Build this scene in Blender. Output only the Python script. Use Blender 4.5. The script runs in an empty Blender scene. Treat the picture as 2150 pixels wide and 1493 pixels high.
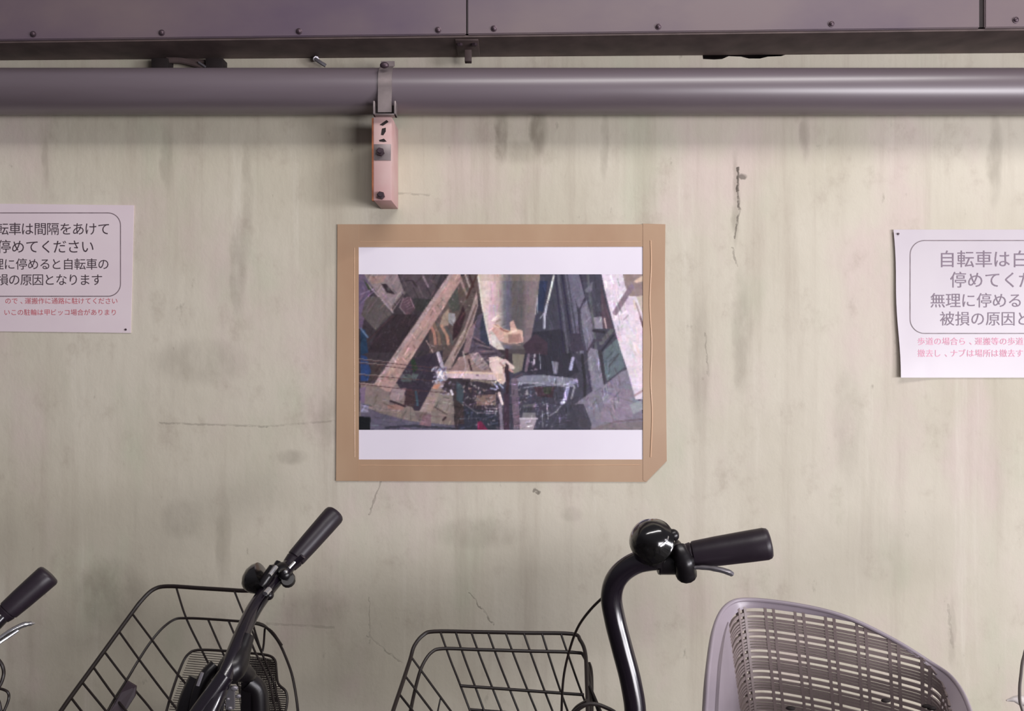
import bpy, bmesh, math, random
import numpy as np
from mathutils import Vector, Matrix

random.seed(4)
sc = bpy.context.scene
COL = sc.collection

# ------------------------------------------------------------------ camera, world, light, exposure
D = 1.69            # camera to wall, metres
CZ = 1.30           # camera height
CXP, CYP = 1075.0, 746.5
cam_d = bpy.data.cameras.new('camera')
cam_d.sensor_fit = 'HORIZONTAL'
cam_d.sensor_width = 36.0
cam_d.lens = 36.0 * D / 2.15
cam_d.clip_start = 0.02
cam = bpy.data.objects.new('camera', cam_d)
cam.location = (0, -D, CZ)
cam.rotation_euler = (math.radians(90), 0, 0)
COL.objects.link(cam)
sc.camera = cam

w = bpy.data.worlds.new('world')
sc.world = w
w.use_nodes = True
wn = w.node_tree
bgn = wn.nodes['Background']
_tc = wn.nodes.new('ShaderNodeTexCoord')
_sx = wn.nodes.new('ShaderNodeSeparateXYZ')
_rp = wn.nodes.new('ShaderNodeValToRGB')      # dim ground side, brighter overhead
_mr = wn.nodes.new('ShaderNodeMapRange')
_mr.inputs['From Min'].default_value = -1.0
wn.links.new(_tc.outputs['Generated'], _sx.inputs[0])
wn.links.new(_sx.outputs['Z'], _mr.inputs['Value'])
wn.links.new(_mr.outputs[0], _rp.inputs[0])
_rp.color_ramp.elements[0].position = 0.45
_rp.color_ramp.elements[0].color = (0.07, 0.063, 0.07, 1)
_rp.color_ramp.elements[1].position = 0.72
_rp.color_ramp.elements[1].color = (0.17, 0.16, 0.18, 1)
wn.links.new(_rp.outputs[0], bgn.inputs[0])
bgn.inputs[1].default_value = 1.0


def area(name, loc, target, sx, sy, power, color):
    l = bpy.data.lights.new(name, 'AREA')
    l.shape = 'RECTANGLE'
    l.size, l.size_y = sx, sy
    l.energy = power
    l.color = color
    o = bpy.data.objects.new(name, l)
    o.location = loc
    d = Vector(target) - Vector(loc)
    o.rotation_euler = d.to_track_quat('-Z', 'Y').to_euler()
    COL.objects.link(o)
    return o


area('bright_lamp_light', (4.2, -2.8, 1.35), (-0.2, 0, 1.1), 1.0, 0.8, 98, (0.985, 0.97, 1.04))
area('soft_fill_light', (2.3, -3.4, 0.95), (-0.3, 0, 0.9), 1.7, 0.9, 82, (1.0, 0.97, 1.01))  # added fill with no known source, lifts the lower wall
area('strip_lamp_light', (0.7, -1.75, 3.20), (-0.2, 0, 1.5), 2.4, 0.08, 35, (1.0, 0.965, 0.95))

sc.view_settings.view_transform = 'Standard'
sc.view_settings.look = 'None'
sc.view_settings.gamma = 1.0
sc.view_settings.use_curve_mapping = False
sc.view_settings.exposure = 0.0


# ------------------------------------------------------------------ helpers
def P(px, py, off=0.0):
    """point of the place seen at photo pixel (px, py), 'off' metres in front of the wall"""
    k = (D - off) / (D * 1000.0)
    return Vector(((px - CXP) * k * (2150 / 2150), -off, CZ - (py - CYP) * k))


# 1000 px per metre on the wall: lens 36*D/2.15 gives 2.15 m over 2150 px at distance D

def lin(c):
    c = c / 255.0
    return c / 12.92 if c <= 0.04045 else ((c + 0.055) / 1.055) ** 2.4


def rgb(r, g, b):
    return (lin(r), lin(g), lin(b), 1.0)


def tag(o, label=None, cat=None, group=None, kind=None):
    if label: o['label'] = label
    if cat: o['category'] = cat
    if group: o['group'] = group
    if kind: o['kind'] = kind
    return o


def empty(name, loc, rot=(0, 0, 0)):
    o = bpy.data.objects.new(name, None)
    o.empty_display_size = 0.05
    o.matrix_world = Matrix.Translation(loc) @ Matrix.Rotation(rot[2], 4, 'Z') @ Matrix.Rotation(rot[0], 4, 'X')
    COL.objects.link(o)
    return o


WM = {}     # world matrices, kept by hand since nothing is evaluated while building


def build(name, bm, mats, parent=None, smooth=True, local=False):
    """link bm as one mesh object; vertices are in world space unless local"""
    me = bpy.data.meshes.new(name)
    bmesh.ops.recalc_face_normals(bm, faces=bm.faces[:])
    pw = WM.get(parent.name) if parent is not None else None
    if parent is not None and pw is None:
        pw = parent.matrix_world.copy()
    if not local and pw is not None:
        bm.transform(pw.inverted())
    bm.to_mesh(me)
    bm.free()
    if smooth:
        me.polygons.foreach_set('use_smooth', [True] * len(me.polygons))
        try:
            me.set_sharp_from_angle(angle=math.radians(38))
        except Exception:
            pass
    for m in (mats if isinstance(mats, (list, tuple)) else [mats]):
        me.materials.append(m)
    o = bpy.data.objects.new(name, me)
    COL.objects.link(o)
    if parent is not None:
        o.parent = parent
        WM[o.name] = pw
    else:
        WM[o.name] = Matrix.Identity(4)
    return o


def crm(pts, sub=6, closed=False):
    """Catmull-Rom through points"""
    pts = [Vector(p) for p in pts]
    n = len(pts)
    if n < 3:
        return pts
    out = []
    rng = range(n) if closed else range(n - 1)
    for i in rng:
        if closed:
            p0, p1, p2, p3 = pts[(i - 1) % n], pts[i], pts[(i + 1) % n], pts[(i + 2) % n]
        else:
            p1, p2 = pts[i], pts[i + 1]
            p0 = pts[i - 1] if i > 0 else p1 * 2 - p2
            p3 = pts[i + 2] if i + 2 < n else p2 * 2 - p1
        for k in range(sub):
            t = k / sub
            t2, t3 = t * t, t * t * t
            out.append(0.5 * ((2 * p1) + (p2 - p0) * t + (2 * p0 - 5 * p1 + 4 * p2 - p3) * t2 + (3 * p1 - p0 - 3 * p2 + p3) * t3))
    if not closed:
        out.append(pts[-1])
    return out


def tube(bm, pts, r, n=10, closed=False, flat=1.0, up=None, mat=0):
    """sweep a circle (radius float or list) along pts; flat squeezes it along 'up'"""
    pts = [Vector(p) for p in pts]
    m = len(pts)
    rs = r if isinstance(r, (list, tuple)) else [r] * m
    tang = []
    for i in range(m):
        if closed:
            t = pts[(i + 1) % m] - pts[(i - 1) % m]
        else:
            t = pts[min(i + 1, m - 1)] - pts[max(i - 1, 0)]
        if t.length < 1e-9:
            t = Vector((0, 0, 1))
        tang.append(t.normalized())
    ref = Vector(up) if up is not None else Vector((0.31, 0.17, 0.93))
    u = ref - tang[0] * ref.dot(tang[0])
    if u.length < 1e-4:
        u = Vector((1, 0, 0)) - tang[0] * tang[0].x
    u.normalize()
    rings = []
    for i in range(m):
        t = tang[i]
        u = u - t * u.dot(t)
        u.normalize()
        v = t.cross(u)
        ring = []
        for k in range(n):
            a = 2 * math.pi * k / n
            ring.append(bm.verts.new(pts[i] + u * (math.cos(a) * rs[i] * flat) + v * (math.sin(a) * rs[i])))
        rings.append(ring)
    cnt = m if closed else m - 1
    for i in range(cnt):
        a, b = rings[i], rings[(i + 1) % m]
        for k in range(n):
            f = bm.faces.new((a[k], a[(k + 1) % n], b[(k + 1) % n], b[k]))
            f.material_index = mat
    if not closed:
        f = bm.faces.new(rings[0][::-1]); f.material_index = mat
        f = bm.faces.new(rings[-1]); f.material_index = mat
    return bm


def lathe(bm, a, b, prof, n=24, mat=0):
    """prof: list of (t along a-b in 0..1, radius)"""
    a, b = Vector(a), Vector(b)
    pts = [a.lerp(b, t) for t, _ in prof]
    # keep the axis direction at equal stations
    ax = (b - a).normalized()
    u = ax.orthogonal().normalized()
    v = ax.cross(u)
    rings = []
    for p, (_, r) in zip(pts, prof):
        rings.append([bm.verts.new(p + (u * math.cos(2 * math.pi * k / n) + v * math.sin(2 * math.pi * k / n)) * r) for k in range(n)])
    for i in range(len(rings) - 1):
        for k in range(n):
            f = bm.faces.new((rings[i][k], rings[i][(k + 1) % n], rings[i + 1][(k + 1) % n], rings[i + 1][k]))
            f.material_index = mat
    f = bm.faces.new(rings[0][::-1]); f.material_index = mat
    f = bm.faces.new(rings[-1]); f.material_index = mat


def box(bm, lo, hi, bev=0.0, mat=0, M4=None):
    lo, hi = Vector(lo), Vector(hi)
    c = (lo + hi) / 2
    s = hi - lo
    mt = Matrix.Translation(c) @ Matrix.Diagonal((s.x, s.y, s.z, 1))
    if M4 is not None:
        mt = M4 @ mt
    g = bmesh.ops.create_cube(bm, size=1.0, matrix=mt)
    vs = g['verts']
    fs = set(f for v in vs for f in v.link_faces)
    for f in fs:
        f.material_index = mat
    if bev > 0:
        es = list(set(e for v in vs for e in v.link_edges))
        r = bmesh.ops.bevel(bm, geom=es, offset=bev, segments=2, affect='EDGES', profile=0.5)
        for f in r['faces']:
            f.material_index = mat


def ball(bm, c, r, sc3=(1, 1, 1), mat=0, seg=16):
    mt = Matrix.Translation(Vector(c)) @ Matrix.Diagonal((r * sc3[0], r * sc3[1], r * sc3[2], 1))
    g = bmesh.ops.create_uvsphere(bm, u_segments=seg, v_segments=seg // 2 + 2, radius=1.0, matrix=mt)
    for f in set(f for v in g['verts'] for f in v.link_faces):
        f.material_index = mat


# ------------------------------------------------------------------ materials
def nd(nt, t, **kw):
    n = nt.nodes.new(t)
    for k, v in kw.items():
        setattr(n, k, v)
    return n


def mat(name, c, rough=0.5, metal=0.0, c2=None, nscale=30, namt=0.35, bump=0.0, spec=0.5, stretch=(1, 1, 1), coat=0.0, detail=6):
    m = bpy.data.materials.new(name)
    m.use_nodes = True
    nt = m.node_tree
    b = nt.nodes['Principled BSDF']
    b.inputs['Roughness'].default_value = rough
    b.inputs['Metallic'].default_value = metal
    b.inputs['Specular IOR Level'].default_value = spec
    if coat:
        b.inputs['Coat Weight'].default_value = coat
        b.inputs['Coat Roughness'].default_value = 0.12
    if c2 is None:
        c2 = tuple(max(0, x * (1 - namt)) for x in c[:3]) + (1,)
    tc = nd(nt, 'ShaderNodeTexCoord')
    mp = nd(nt, 'ShaderNodeMapping')
    mp.inputs['Scale'].default_value = stretch
    no = nd(nt, 'ShaderNodeTexNoise')
    no.inputs['Scale'].default_value = nscale
    no.inputs['Detail'].default_value = detail
    cr = nd(nt, 'ShaderNodeValToRGB')
    cr.color_ramp.elements[0].position = 0.34
    cr.color_ramp.elements[1].position = 0.66
    cr.color_ramp.elements[0].color = c2
    cr.color_ramp.elements[1].color = c
    L = nt.links
    L.new(tc.outputs['Object'], mp.inputs[0])
    L.new(mp.outputs[0], no.inputs['Vector'])
    L.new(no.outputs['Fac'], cr.inputs[0])
    L.new(cr.outputs[0], b.inputs['Base Color'])
    if bump:
        bp = nd(nt, 'ShaderNodeBump')
        bp.inputs['Strength'].default_value = bump
        bp.inputs['Distance'].default_value = 0.002
        L.new(no.outputs['Fac'], bp.inputs['Height'])
        L.new(bp.outputs[0], b.inputs['Normal'])
    return m


def wall_material():
    m = bpy.data.materials.new('painted_concrete_wall')
    m.use_nodes = True
    nt = m.node_tree
    L = nt.links
    b = nt.nodes['Principled BSDF']
    b.inputs['Roughness'].default_value = 0.72
    b.inputs['Specular IOR Level'].default_value = 0.25
    tc = nd(nt, 'ShaderNodeTexCoord')
    sep = nd(nt, 'ShaderNodeSeparateXYZ')
    L.new(tc.outputs['Object'], sep.inputs[0])

    def noise(scale, sv, detail=5, rough=0.55):
        mp = nd(nt, 'ShaderNodeMapping')
        mp.inputs['Scale'].default_value = sv
        mp.inputs['Location'].default_value = (scale * 1.37, 3.1, scale * .73)
        n = nd(nt, 'ShaderNodeTexNoise')
        n.inputs['Scale'].default_value = scale
        n.inputs['Detail'].default_value = detail
        n.inputs['Roughness'].default_value = rough
        L.new(tc.outputs['Object'], mp.inputs[0])
        L.new(mp.outputs[0], n.inputs['Vector'])
        return n.outputs['Fac']

    def ramp(src, p0, p1, a=0.0, bb=1.0):
        r = nd(nt, 'ShaderNodeMapRange')
        r.interpolation_type = 'SMOOTHSTEP'
        r.inputs['From Min'].default_value = p0
        r.inputs['From Max'].default_value = p1
        r.inputs['To Min'].default_value = a
        r.inputs['To Max'].default_value = bb
        L.new(src, r.inputs['Value'])
        return r.outputs[0]

    def mix(fac, c1, c2, mode='MIX'):
        x = nd(nt, 'ShaderNodeMix', data_type='RGBA', blend_type=mode)
        if isinstance(fac, float): x.inputs[0].default_value = fac
        else: L.new(fac, x.inputs[0])
        for i, c in ((6, c1), (7, c2)):
            if isinstance(c, tuple): x.inputs[i].default_value = c
            else: L.new(c, x.inputs[i])
        return x.outputs[2]

    def math_(op, a, b_=None, c=None):
        x = nd(nt, 'ShaderNodeMath', operation=op)
        for i, v in enumerate((a, b_, c)):
            if v is None: continue
            if isinstance(v, (int, float)): x.inputs[i].default_value = v
            else: L.new(v, x.inputs[i])
        return x.outputs[0]

    base = mix(ramp(noise(2.2, (1, 1, 1.0), 4), .35, .65), WALL_A, WALL_B)
    # pinkish and greenish blotches of old paint
    base = mix(ramp(noise(5.0, (1, 1, .55), 4), .52, .72, 0, .55), base, WALL_PINK)
    base = mix(ramp(noise(6.5, (1, 1, .5), 4), .54, .74, 0, .45), base, WALL_GREEN)
    # vertical run streaks
    st = ramp(noise(9.0, (1.6, 1, .10), 7, .65), .48, .78, 0, .42)
    base = mix(st, base, WALL_DARK)
    st2 = ramp(noise(21.0, (1.5, 1, .05), 6, .7), .50, .80, 0, .35)
    zfade = ramp(sep.outputs['Z'], 1.15, 1.75, .25, 1.0)
    base = mix(math_('MULTIPLY', st2, zfade), base, WALL_DARK)
    st3 = ramp(noise(14.0, (1.5, 1, .07), 6, .7), .56, .8, 0, .5)
    base = mix(st3, base, WALL_LIGHT)
    # mottled grime
    gr = ramp(noise(16.0, (1, 1, .8), 8, .7), .52, .80, 0, .45)
    base = mix(gr, base, WALL_DARK)
    # small dark smudges
    sm = ramp(noise(42.0, (1, 1, .45), 4, .6), .67, .80, 0, .45)
    base = mix(sm, base, WALL_DIRT)
    # grime stains with a shape of their own: (x, z, half width, half height, strength)
    wob = noise(30.0, (1, 1, .5), 5)
    for (px, py, hw, hh, s) in STAINS:
        cx, cz = (px - CXP) / 1000., CZ - (py - CYP) / 1000.
        dx = math_('DIVIDE', math_('ADD', math_('SUBTRACT', sep.outputs['X'], cx), math_('MULTIPLY', math_('SUBTRACT', wob, .5), .03)), hw / 1000.)
        dz = math_('DIVIDE', math_('SUBTRACT', sep.outputs['Z'], cz), hh / 1000.)
        d = math_('ADD', math_('MULTIPLY', dx, dx), math_('MULTIPLY', dz, dz))
        f = ramp(d, 0.05, 1.0, s, 0.0)
        f = math_('MULTIPLY', f, ramp(wob, .3, .65, .45, 1.2))
        base = mix(f, base, WALL_DIRT)
    # cracks and scratches: segments with a wobble
    wob2 = noise(60.0, (1, 1, 1), 4)
    hgt = None
    for (x0, y0, x1, y1, wd, s) in CRACKS:
        ax, az = (x0 - CXP) / 1000., CZ - (y0 - CYP) / 1000.
        bx, bz = (x1 - CXP) / 1000., CZ - (y1 - CYP) / 1000.
        ex, ez = bx - ax, bz - az
        ll = ex * ex + ez * ez
        qx = math_('SUBTRACT', sep.outputs['X'], ax)
        qx = math_('ADD', qx, math_('MULTIPLY', math_('SUBTRACT', wob2, .5), .016))
        qz = math_('SUBTRACT', sep.outputs['Z'], az)
        qz = math_('ADD', qz, math_('MULTIPLY', math_('SUBTRACT', wob2, .5), .008))
        t = math_('ADD', math_('MULTIPLY', qx, ex / ll), math_('MULTIPLY', qz, ez / ll))
        cl = nd(nt, 'ShaderNodeClamp'); L.new(t, cl.inputs[0])
        rx = math_('SUBTRACT', qx, math_('MULTIPLY', cl.outputs[0], ex))
        rz = math_('SUBTRACT', qz, math_('MULTIPLY', cl.outputs[0], ez))
        d = math_('SQRT', math_('ADD', math_('MULTIPLY', rx, rx), math_('MULTIPLY', rz, rz)))
        f = ramp(d, wd / 2600., wd / 1100., s, 0.0)
        f = math_('MULTIPLY', f, ramp(wob2, .38, .55, .35, 1.0))
        base = mix(f, base, WALL_CRACK)
        hgt = f if hgt is None else math_('ADD', hgt, f)
    L.new(base, b.inputs['Base Color'])
    bp = nd(nt, 'ShaderNodeBump')
    bp.inputs['Strength'].default_value = 0.35
    bp.inputs['Distance'].default_value = 0.003
    h = math_('SUBTRACT', math_('ADD', noise(38.0, (1, 1, .7), 7, .6), math_('MULTIPLY', noise(9, (1, 1, .4), 3), 1.2)), hgt)
    L.new(h, bp.inputs['Height'])
    L.new(bp.outputs[0], b.inputs['Normal'])
    return m


WALL_A = rgb(204, 197, 181)
WALL_B = rgb(193, 186, 168)
WALL_PINK = rgb(204, 184, 180)
WALL_GREEN = rgb(184, 188, 164)
WALL_DARK = rgb(160, 147, 132)
WALL_LIGHT = rgb(220, 214, 200)
WALL_DIRT = rgb(112, 102, 88)
WALL_CRACK = rgb(84, 76, 68)
STAINS = [  # px, py, half width, half height, strength
    (1052, 285, 16, 70, .55), (1132, 275, 22, 60, .5), (1090, 320, 60, 30, .25),
    (500, 560, 22, 130, .25), (520, 420, 14, 160, .2), (95, 340, 10, 70, .22), (350, 330, 18, 90, .22),
    (1545, 420, 12, 120, .35), (1556, 700, 26, 160, .25), (2090, 330, 20, 120, .30),
    (800, 700, 60, 240, .18), (1470, 760, 30, 180, .2), (700, 880, 60, 60, .2), (470, 1130, 20, 120, .22),
    (240, 1250, 90, 90, .3), (660, 1280, 90, 50, .2), (1270, 300, 12, 90, .25), (1690, 290, 14, 60, .3),
    (420, 760, 120, 60, .22), (1000, 1120, 120, 40, .2), (2000, 1330, 10, 90, .2),
    (380, 1090, 50, 50, .2), (610, 960, 40, 20, .3), (1200, 1080, 26, 20, .2), (1780, 900, 40, 160, .15),
]
CRACKS = [  # x0, y0, x1, y1, width, strength
    (1550, 352, 1548, 400, 3.5, .9), (1548, 400, 1552, 440, 3, .75), (1552, 440, 1542, 500, 3, .65), (1538, 520, 1546, 560, 3, .4),
    (1556, 370, 1562, 372, 8, .7), (335, 888, 560, 896, 3, .28), (560, 896, 700, 884, 3, .2),
    (985, 1245, 1036, 1312, 2.2, .45), (770, 1335, 842, 1392, 2.2, .3), (775, 1255, 776, 1350, 2.2, .25),
    (800, 1010, 775, 1080, 3, .35), (1990, 1270, 2000, 1360, 4, .2), (1480, 700, 1486, 790, 3, .3),
    (830, 405, 900, 410, 3, .25), (1122, 1030, 1130, 1034, 7, .7), (560, 1310, 700, 1318, 4, .2),
]

M_wall = wall_material()
M_cavity = mat('dark_brown_cavity', rgb(60, 44, 42), .9, namt=.5, bump=.5)
M_floor = mat('concrete_floor', rgb(96, 92, 90), .85, nscale=9, namt=.3, bump=.3)
M_duct = mat('mauve_grey_painted_steel', rgb(112, 97, 100), .50, .0, c2=rgb(92, 77, 92), nscale=3.2, bump=.06, spec=.5, stretch=(1, 1, 1.6))
M_duct_dark = mat('dark_steel_and_shade', rgb(104, 88, 86), .6, .2, nscale=20)  # steel fittings, and the painted shade under the duct
M_screw = mat('screw_steel', rgb(92, 76, 84), .4, .6, nscale=60)
M_pipe = mat('grey_violet_pipe_paint', rgb(108, 97, 104), .36, .0, c2=rgb(98, 87, 92), nscale=5, spec=1.0, stretch=(.35, 3, 3), coat=.0)
M_strap = mat('galvanised_strap', rgb(150, 138, 138), .42, .5, nscale=30, namt=.3)
M_primer = mat('pink_red_primer', rgb(198, 168, 164), .6, .0, c2=rgb(192, 150, 148), nscale=14, bump=.2)
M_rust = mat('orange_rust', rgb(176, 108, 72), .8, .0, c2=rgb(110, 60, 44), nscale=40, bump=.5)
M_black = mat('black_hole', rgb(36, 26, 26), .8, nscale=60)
M_blackpaint = mat('gloss_black_tube', rgb(24, 17, 27), .22, .0, nscale=14, namt=.2, spec=.6, coat=.4)
M_wire = mat('dark_brown_coated_wire', rgb(32, 22, 20), .42, .0, nscale=40, namt=.3)
M_rubber = mat('black_rubber_grip', rgb(38, 29, 38), .42, nscale=80, namt=.15, bump=.1, spec=.45)
M_plastic = mat('black_plastic', rgb(20, 16, 20), .32, nscale=50, namt=.2, spec=.5)
M_bell = mat('gloss_black_bell', rgb(12, 11, 11), .16, nscale=30, namt=.2, spec=.6, coat=.6)
M_silver = mat('polished_aluminium', rgb(205, 205, 208), .25, .9, nscale=30, namt=.15)
M_levergrey = mat('grey_alloy_lever', rgb(150, 146, 152), .35, .6, nscale=30, namt=.15)
M_basket = mat('shaded_grey_plastic', rgb(134, 120, 118), .45, nscale=25, namt=.12, spec=.5)  # lattice plastic, darkened for the shade on its inner side
M_basketrim = mat('lit_grey_plastic', rgb(158, 147, 156), .36, nscale=12, namt=.10, spec=.5)  # paler copy of the basket plastic for the lit rim and cheek
M_paper = mat('laminated_paper', rgb(226, 212, 216), .32, c2=rgb(220, 204, 210), nscale=6, spec=.5)
M_paper2 = mat('laminated_white_paper', rgb(200, 192, 197), .3, c2=rgb(194, 185, 192), nscale=6, spec=.5)
M_sheet = mat('white_print_paper', rgb(234, 228, 238), .45, c2=rgb(228, 220, 232), nscale=4)
M_ink = mat('dark_grey_ink', rgb(74, 60, 68), .5, nscale=90, namt=.25)
M_ink2 = mat('faded_grey_ink', rgb(122, 104, 120), .5, nscale=90, namt=.15)
M_red = mat('red_ink', rgb(206, 104, 114), .5, nscale=60, namt=.25)
M_red2 = mat('faded_pink_ink', rgb(228, 150, 176), .5, nscale=60, namt=.12)
M_line = mat('grey_line_ink', rgb(132, 116, 122), .5, nscale=60)
M_tape = mat('brown_packing_tape', rgb(182, 153, 126), .33, c2=rgb(172, 140, 114), nscale=7, bump=.12, spec=.5, stretch=(1, 1, .5))
M_tape_line = mat('tape_crease', rgb(216, 178, 146), .25, nscale=40, namt=.1)
M_tyre = mat('tyre_rubber', rgb(34, 32, 34), .85, nscale=60)
M_frame = mat('dark_frame_paint', rgb(44, 36, 52), .3, nscale=20, coat=.4)
M_greycable = mat('grey_cable', rgb(120, 110, 106), .45, nscale=30, namt=.15)
M_strapdark = mat('dark_plum_strap', rgb(56, 42, 50), .55, nscale=30)

# ------------------------------------------------------------------ structure: wall with the broken opening, floor
bm = bmesh.new()
X0, X1, Z0, Z1 = -2.6, 3.4, 0.0, 3.2
hole_px = [(1474, 104), (1476, 124), (1500, 125), (1516, 124), (1530, 118), (1556, 119), (1572, 123), (1596, 123), (1612, 119), (1640, 118),
           (1652, 114), (1666, 104)]
hole = [P(x, y, 0) for x, y in hole_px]
outer = [Vector((X0, 0, Z0)), Vector((X1, 0, Z0)), Vector((X1, 0, Z1)), Vector((X0, 0, Z1))]
ov = [bm.verts.new(p) for p in outer]
hv = [bm.verts.new(p) for p in hole]
ed = [bm.edges.new((ov[i], ov[(i + 1) % 4])) for i in range(4)]
he = [bm.edges.new((hv[i], hv[(i + 1) % len(hv)])) for i in range(len(hv))]
bmesh.ops.triangle_fill(bm, edges=ed + he, use_beauty=True)
back = [bm.verts.new(v.co + Vector((0, .07, 0))) for v in hv]
for i in range(len(hv)):
    f = bm.faces.new((hv[i], hv[(i + 1) % len(hv)], back[(i + 1) % len(hv)], back[i])); f.material_index = 1
f = bm.faces.new(back); f.material_index = 1
bo = [bm.verts.new(p + Vector((0, .15, 0))) for p in outer]
for i in range(4):
    bm.faces.new((ov[i], ov[(i + 1) % 4], bo[(i + 1) % 4], bo[i]))
bm.faces.new(bo)
wall = build('wall_back', bm, [M_wall, M_cavity], smooth=False)
tag(wall, kind='structure')
bm = bmesh.new()
box(bm, (X0, -4.5, -.1), (X1, 0, 0))
tag(build('floor', bm, M_floor, smooth=False), kind='structure')


# ------------------------------------------------------------------ duct along the top
def duct_pt(px, up=0.0):
    """front lower edge of the duct at photo column px"""
    t = px / 2150.0
    off = 0.099 + 0.026 * t
    zb = 1.9235 + 0.0145 * t
    x = (px - CXP) * (D - off) / (D * 1000)
    return x, off, zb


duct = empty('sheet_metal_duct', (0, 0, 1.926))
tag(duct, 'mauve-grey sheet metal duct with seams running along the top of the wall', 'duct')
for (pa, pb) in ((-900, 978.5), (981.5, 2057), (2068, 3300)):
    bm = bmesh.new()
    xa, oa, za = duct_pt(pa)
    xb, ob, zb = duct_pt(pb)
    vs = []
    for (x, o, z) in ((xa, oa, za), (xb, ob, zb)):
        vs.append([bm.verts.new((x, -o, z)), bm.verts.new((x, -o, z + .26)), bm.verts.new((x, -0.002, z + .26)), bm.verts.new((x, -0.002, z))])
    for k in range(4):
        bm.faces.new((vs[0][k], vs[0][(k + 1) % 4], vs[1][(k + 1) % 4], vs[1][k]))
    bm.faces.new(vs[0][::-1]); bm.faces.new(vs[1])
    es = [e for e in bm.edges if abs((e.verts[0].co - e.verts[1].co).x) > .3 or True]
    bmesh.ops.bevel(bm, geom=es, offset=.0018, segments=2, affect='EDGES')
    build('duct_panel', bm, M_duct, duct)
# inner liner seen in the wide seam
for pc in (980, 2062.5):
    bm = bmesh.new()
    x, o, z = duct_pt(pc)
    box(bm, (x - .012, -o + .004, z + .003), (x + .012, -.004, z + .25))
    build('seam_backing', bm, M_black, duct, smooth=False)
for (px, py) in ((70, 72), (340, 69), (628, 66), (920, 63), (1037, 60), (1382, 56), (1745, 50), (2132, 42)):
    x, o, z = duct_pt(px)
    zz = CZ - (py - CYP) * (D - o) / (D * 1000)
    bm = bmesh.new()
    c = Vector((x, -o, zz))
    lathe(bm, c + Vector((0, .002, 0)), c + Vector((0, -.005, 0)), [(0, .0062), (.45, .0062), (.5, .0046), (.8, .0042), (1, .0022)], 14)
    build('screw_head', bm, M_screw, duct)
# joint plate and two bolts under the seam
bm = bmesh.new()
x, o, z = duct_pt(978)
box(bm, (x - .022, -o + .012, z - .007), (x + .024, -.012, z - .0038), .001)
box(bm, (x - .006, -.05, z - .03), (x + .008, -.035, z - .003), .001)
build('joint_plate', bm, M_duct_dark, duct)
for dx in (-.014, .015):
    bm = bmesh.new()
    c = Vector((x + dx, -o + .03, z - .0045))
    lathe(bm, c, c + Vector((0, 0, -.007)), [(0, .0062), (.8, .0062), (1, .0045)], 6)
    build('joint_bolt', bm, M_screw, duct, smooth=False)
# dark sheet added under the duct, its shade put into the colour
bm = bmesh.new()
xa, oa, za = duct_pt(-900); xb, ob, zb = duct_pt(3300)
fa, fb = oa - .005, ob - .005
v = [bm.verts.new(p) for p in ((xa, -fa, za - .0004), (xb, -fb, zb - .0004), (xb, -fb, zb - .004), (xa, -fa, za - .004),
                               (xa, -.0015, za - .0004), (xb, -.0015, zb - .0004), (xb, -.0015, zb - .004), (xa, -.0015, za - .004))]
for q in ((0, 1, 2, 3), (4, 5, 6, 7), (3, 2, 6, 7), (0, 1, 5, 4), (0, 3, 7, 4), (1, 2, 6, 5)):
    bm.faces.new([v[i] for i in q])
build('underside_shade_sheet', bm, M_duct_dark, duct, smooth=False)

# ------------------------------------------------------------------ pipe, strap, bracket
PO, PR, PZ = 0.055, 0.0456, 1.8362
bm = bmesh.new()
lathe(bm, (-2.6, -PO, PZ), (3.4, -PO, PZ), [(0, PR), (1, PR)], 64)
pipe = build('steel_pipe', bm, M_pipe)
tag(pipe, 'long grey-violet round pipe running horizontally under the duct', 'pipe')

br = empty('pipe_bracket', P(803, 420, 0))
tag(br, 'pink primed strut bracket with strap holding the long pipe to the wall', 'bracket')
fo = 0.095
pL, pT = P(784, 243, fo), P(822, 243, fo)
zt, zbm = pL.z, P(784, 421, fo).z
bm = bmesh.new()
box(bm, (pL.x, -fo, zbm), (pT.x, -.0005, zt), .0015)
build('strut', bm, M_primer, br)
bm = bmesh.new()   # rusty left flange edge, its narrow shadow painted in as a strip
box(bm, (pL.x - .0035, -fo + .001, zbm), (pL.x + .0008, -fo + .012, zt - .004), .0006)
build('rust_shadow_edge', bm, M_rust, br)
# raised cheeks and a black sheet as the shade in the mouth where strap enters
bm = bmesh.new()
zc = P(800, 217, fo).z
box(bm, (P(786, 0, fo).x, -fo - .016, zt - .003), (P(789.5, 0, fo).x, -fo + .004, zc), .0006)
box(bm, (P(829.5, 0, fo).x, -fo - .016, zt - .003), (P(833.5, 0, fo).x, -fo + .004, zc), .0006)
box(bm, (P(786, 0, fo).x, -fo - .016, zt - .0030), (P(833.5, 0, fo).x, -fo + .004, zt - .0005), .0006)
build('saddle', bm, M_strap, br)
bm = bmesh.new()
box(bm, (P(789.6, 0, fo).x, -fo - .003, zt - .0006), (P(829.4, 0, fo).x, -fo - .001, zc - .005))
build('mouth_shade', bm, M_black, br, smooth=False)
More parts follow.
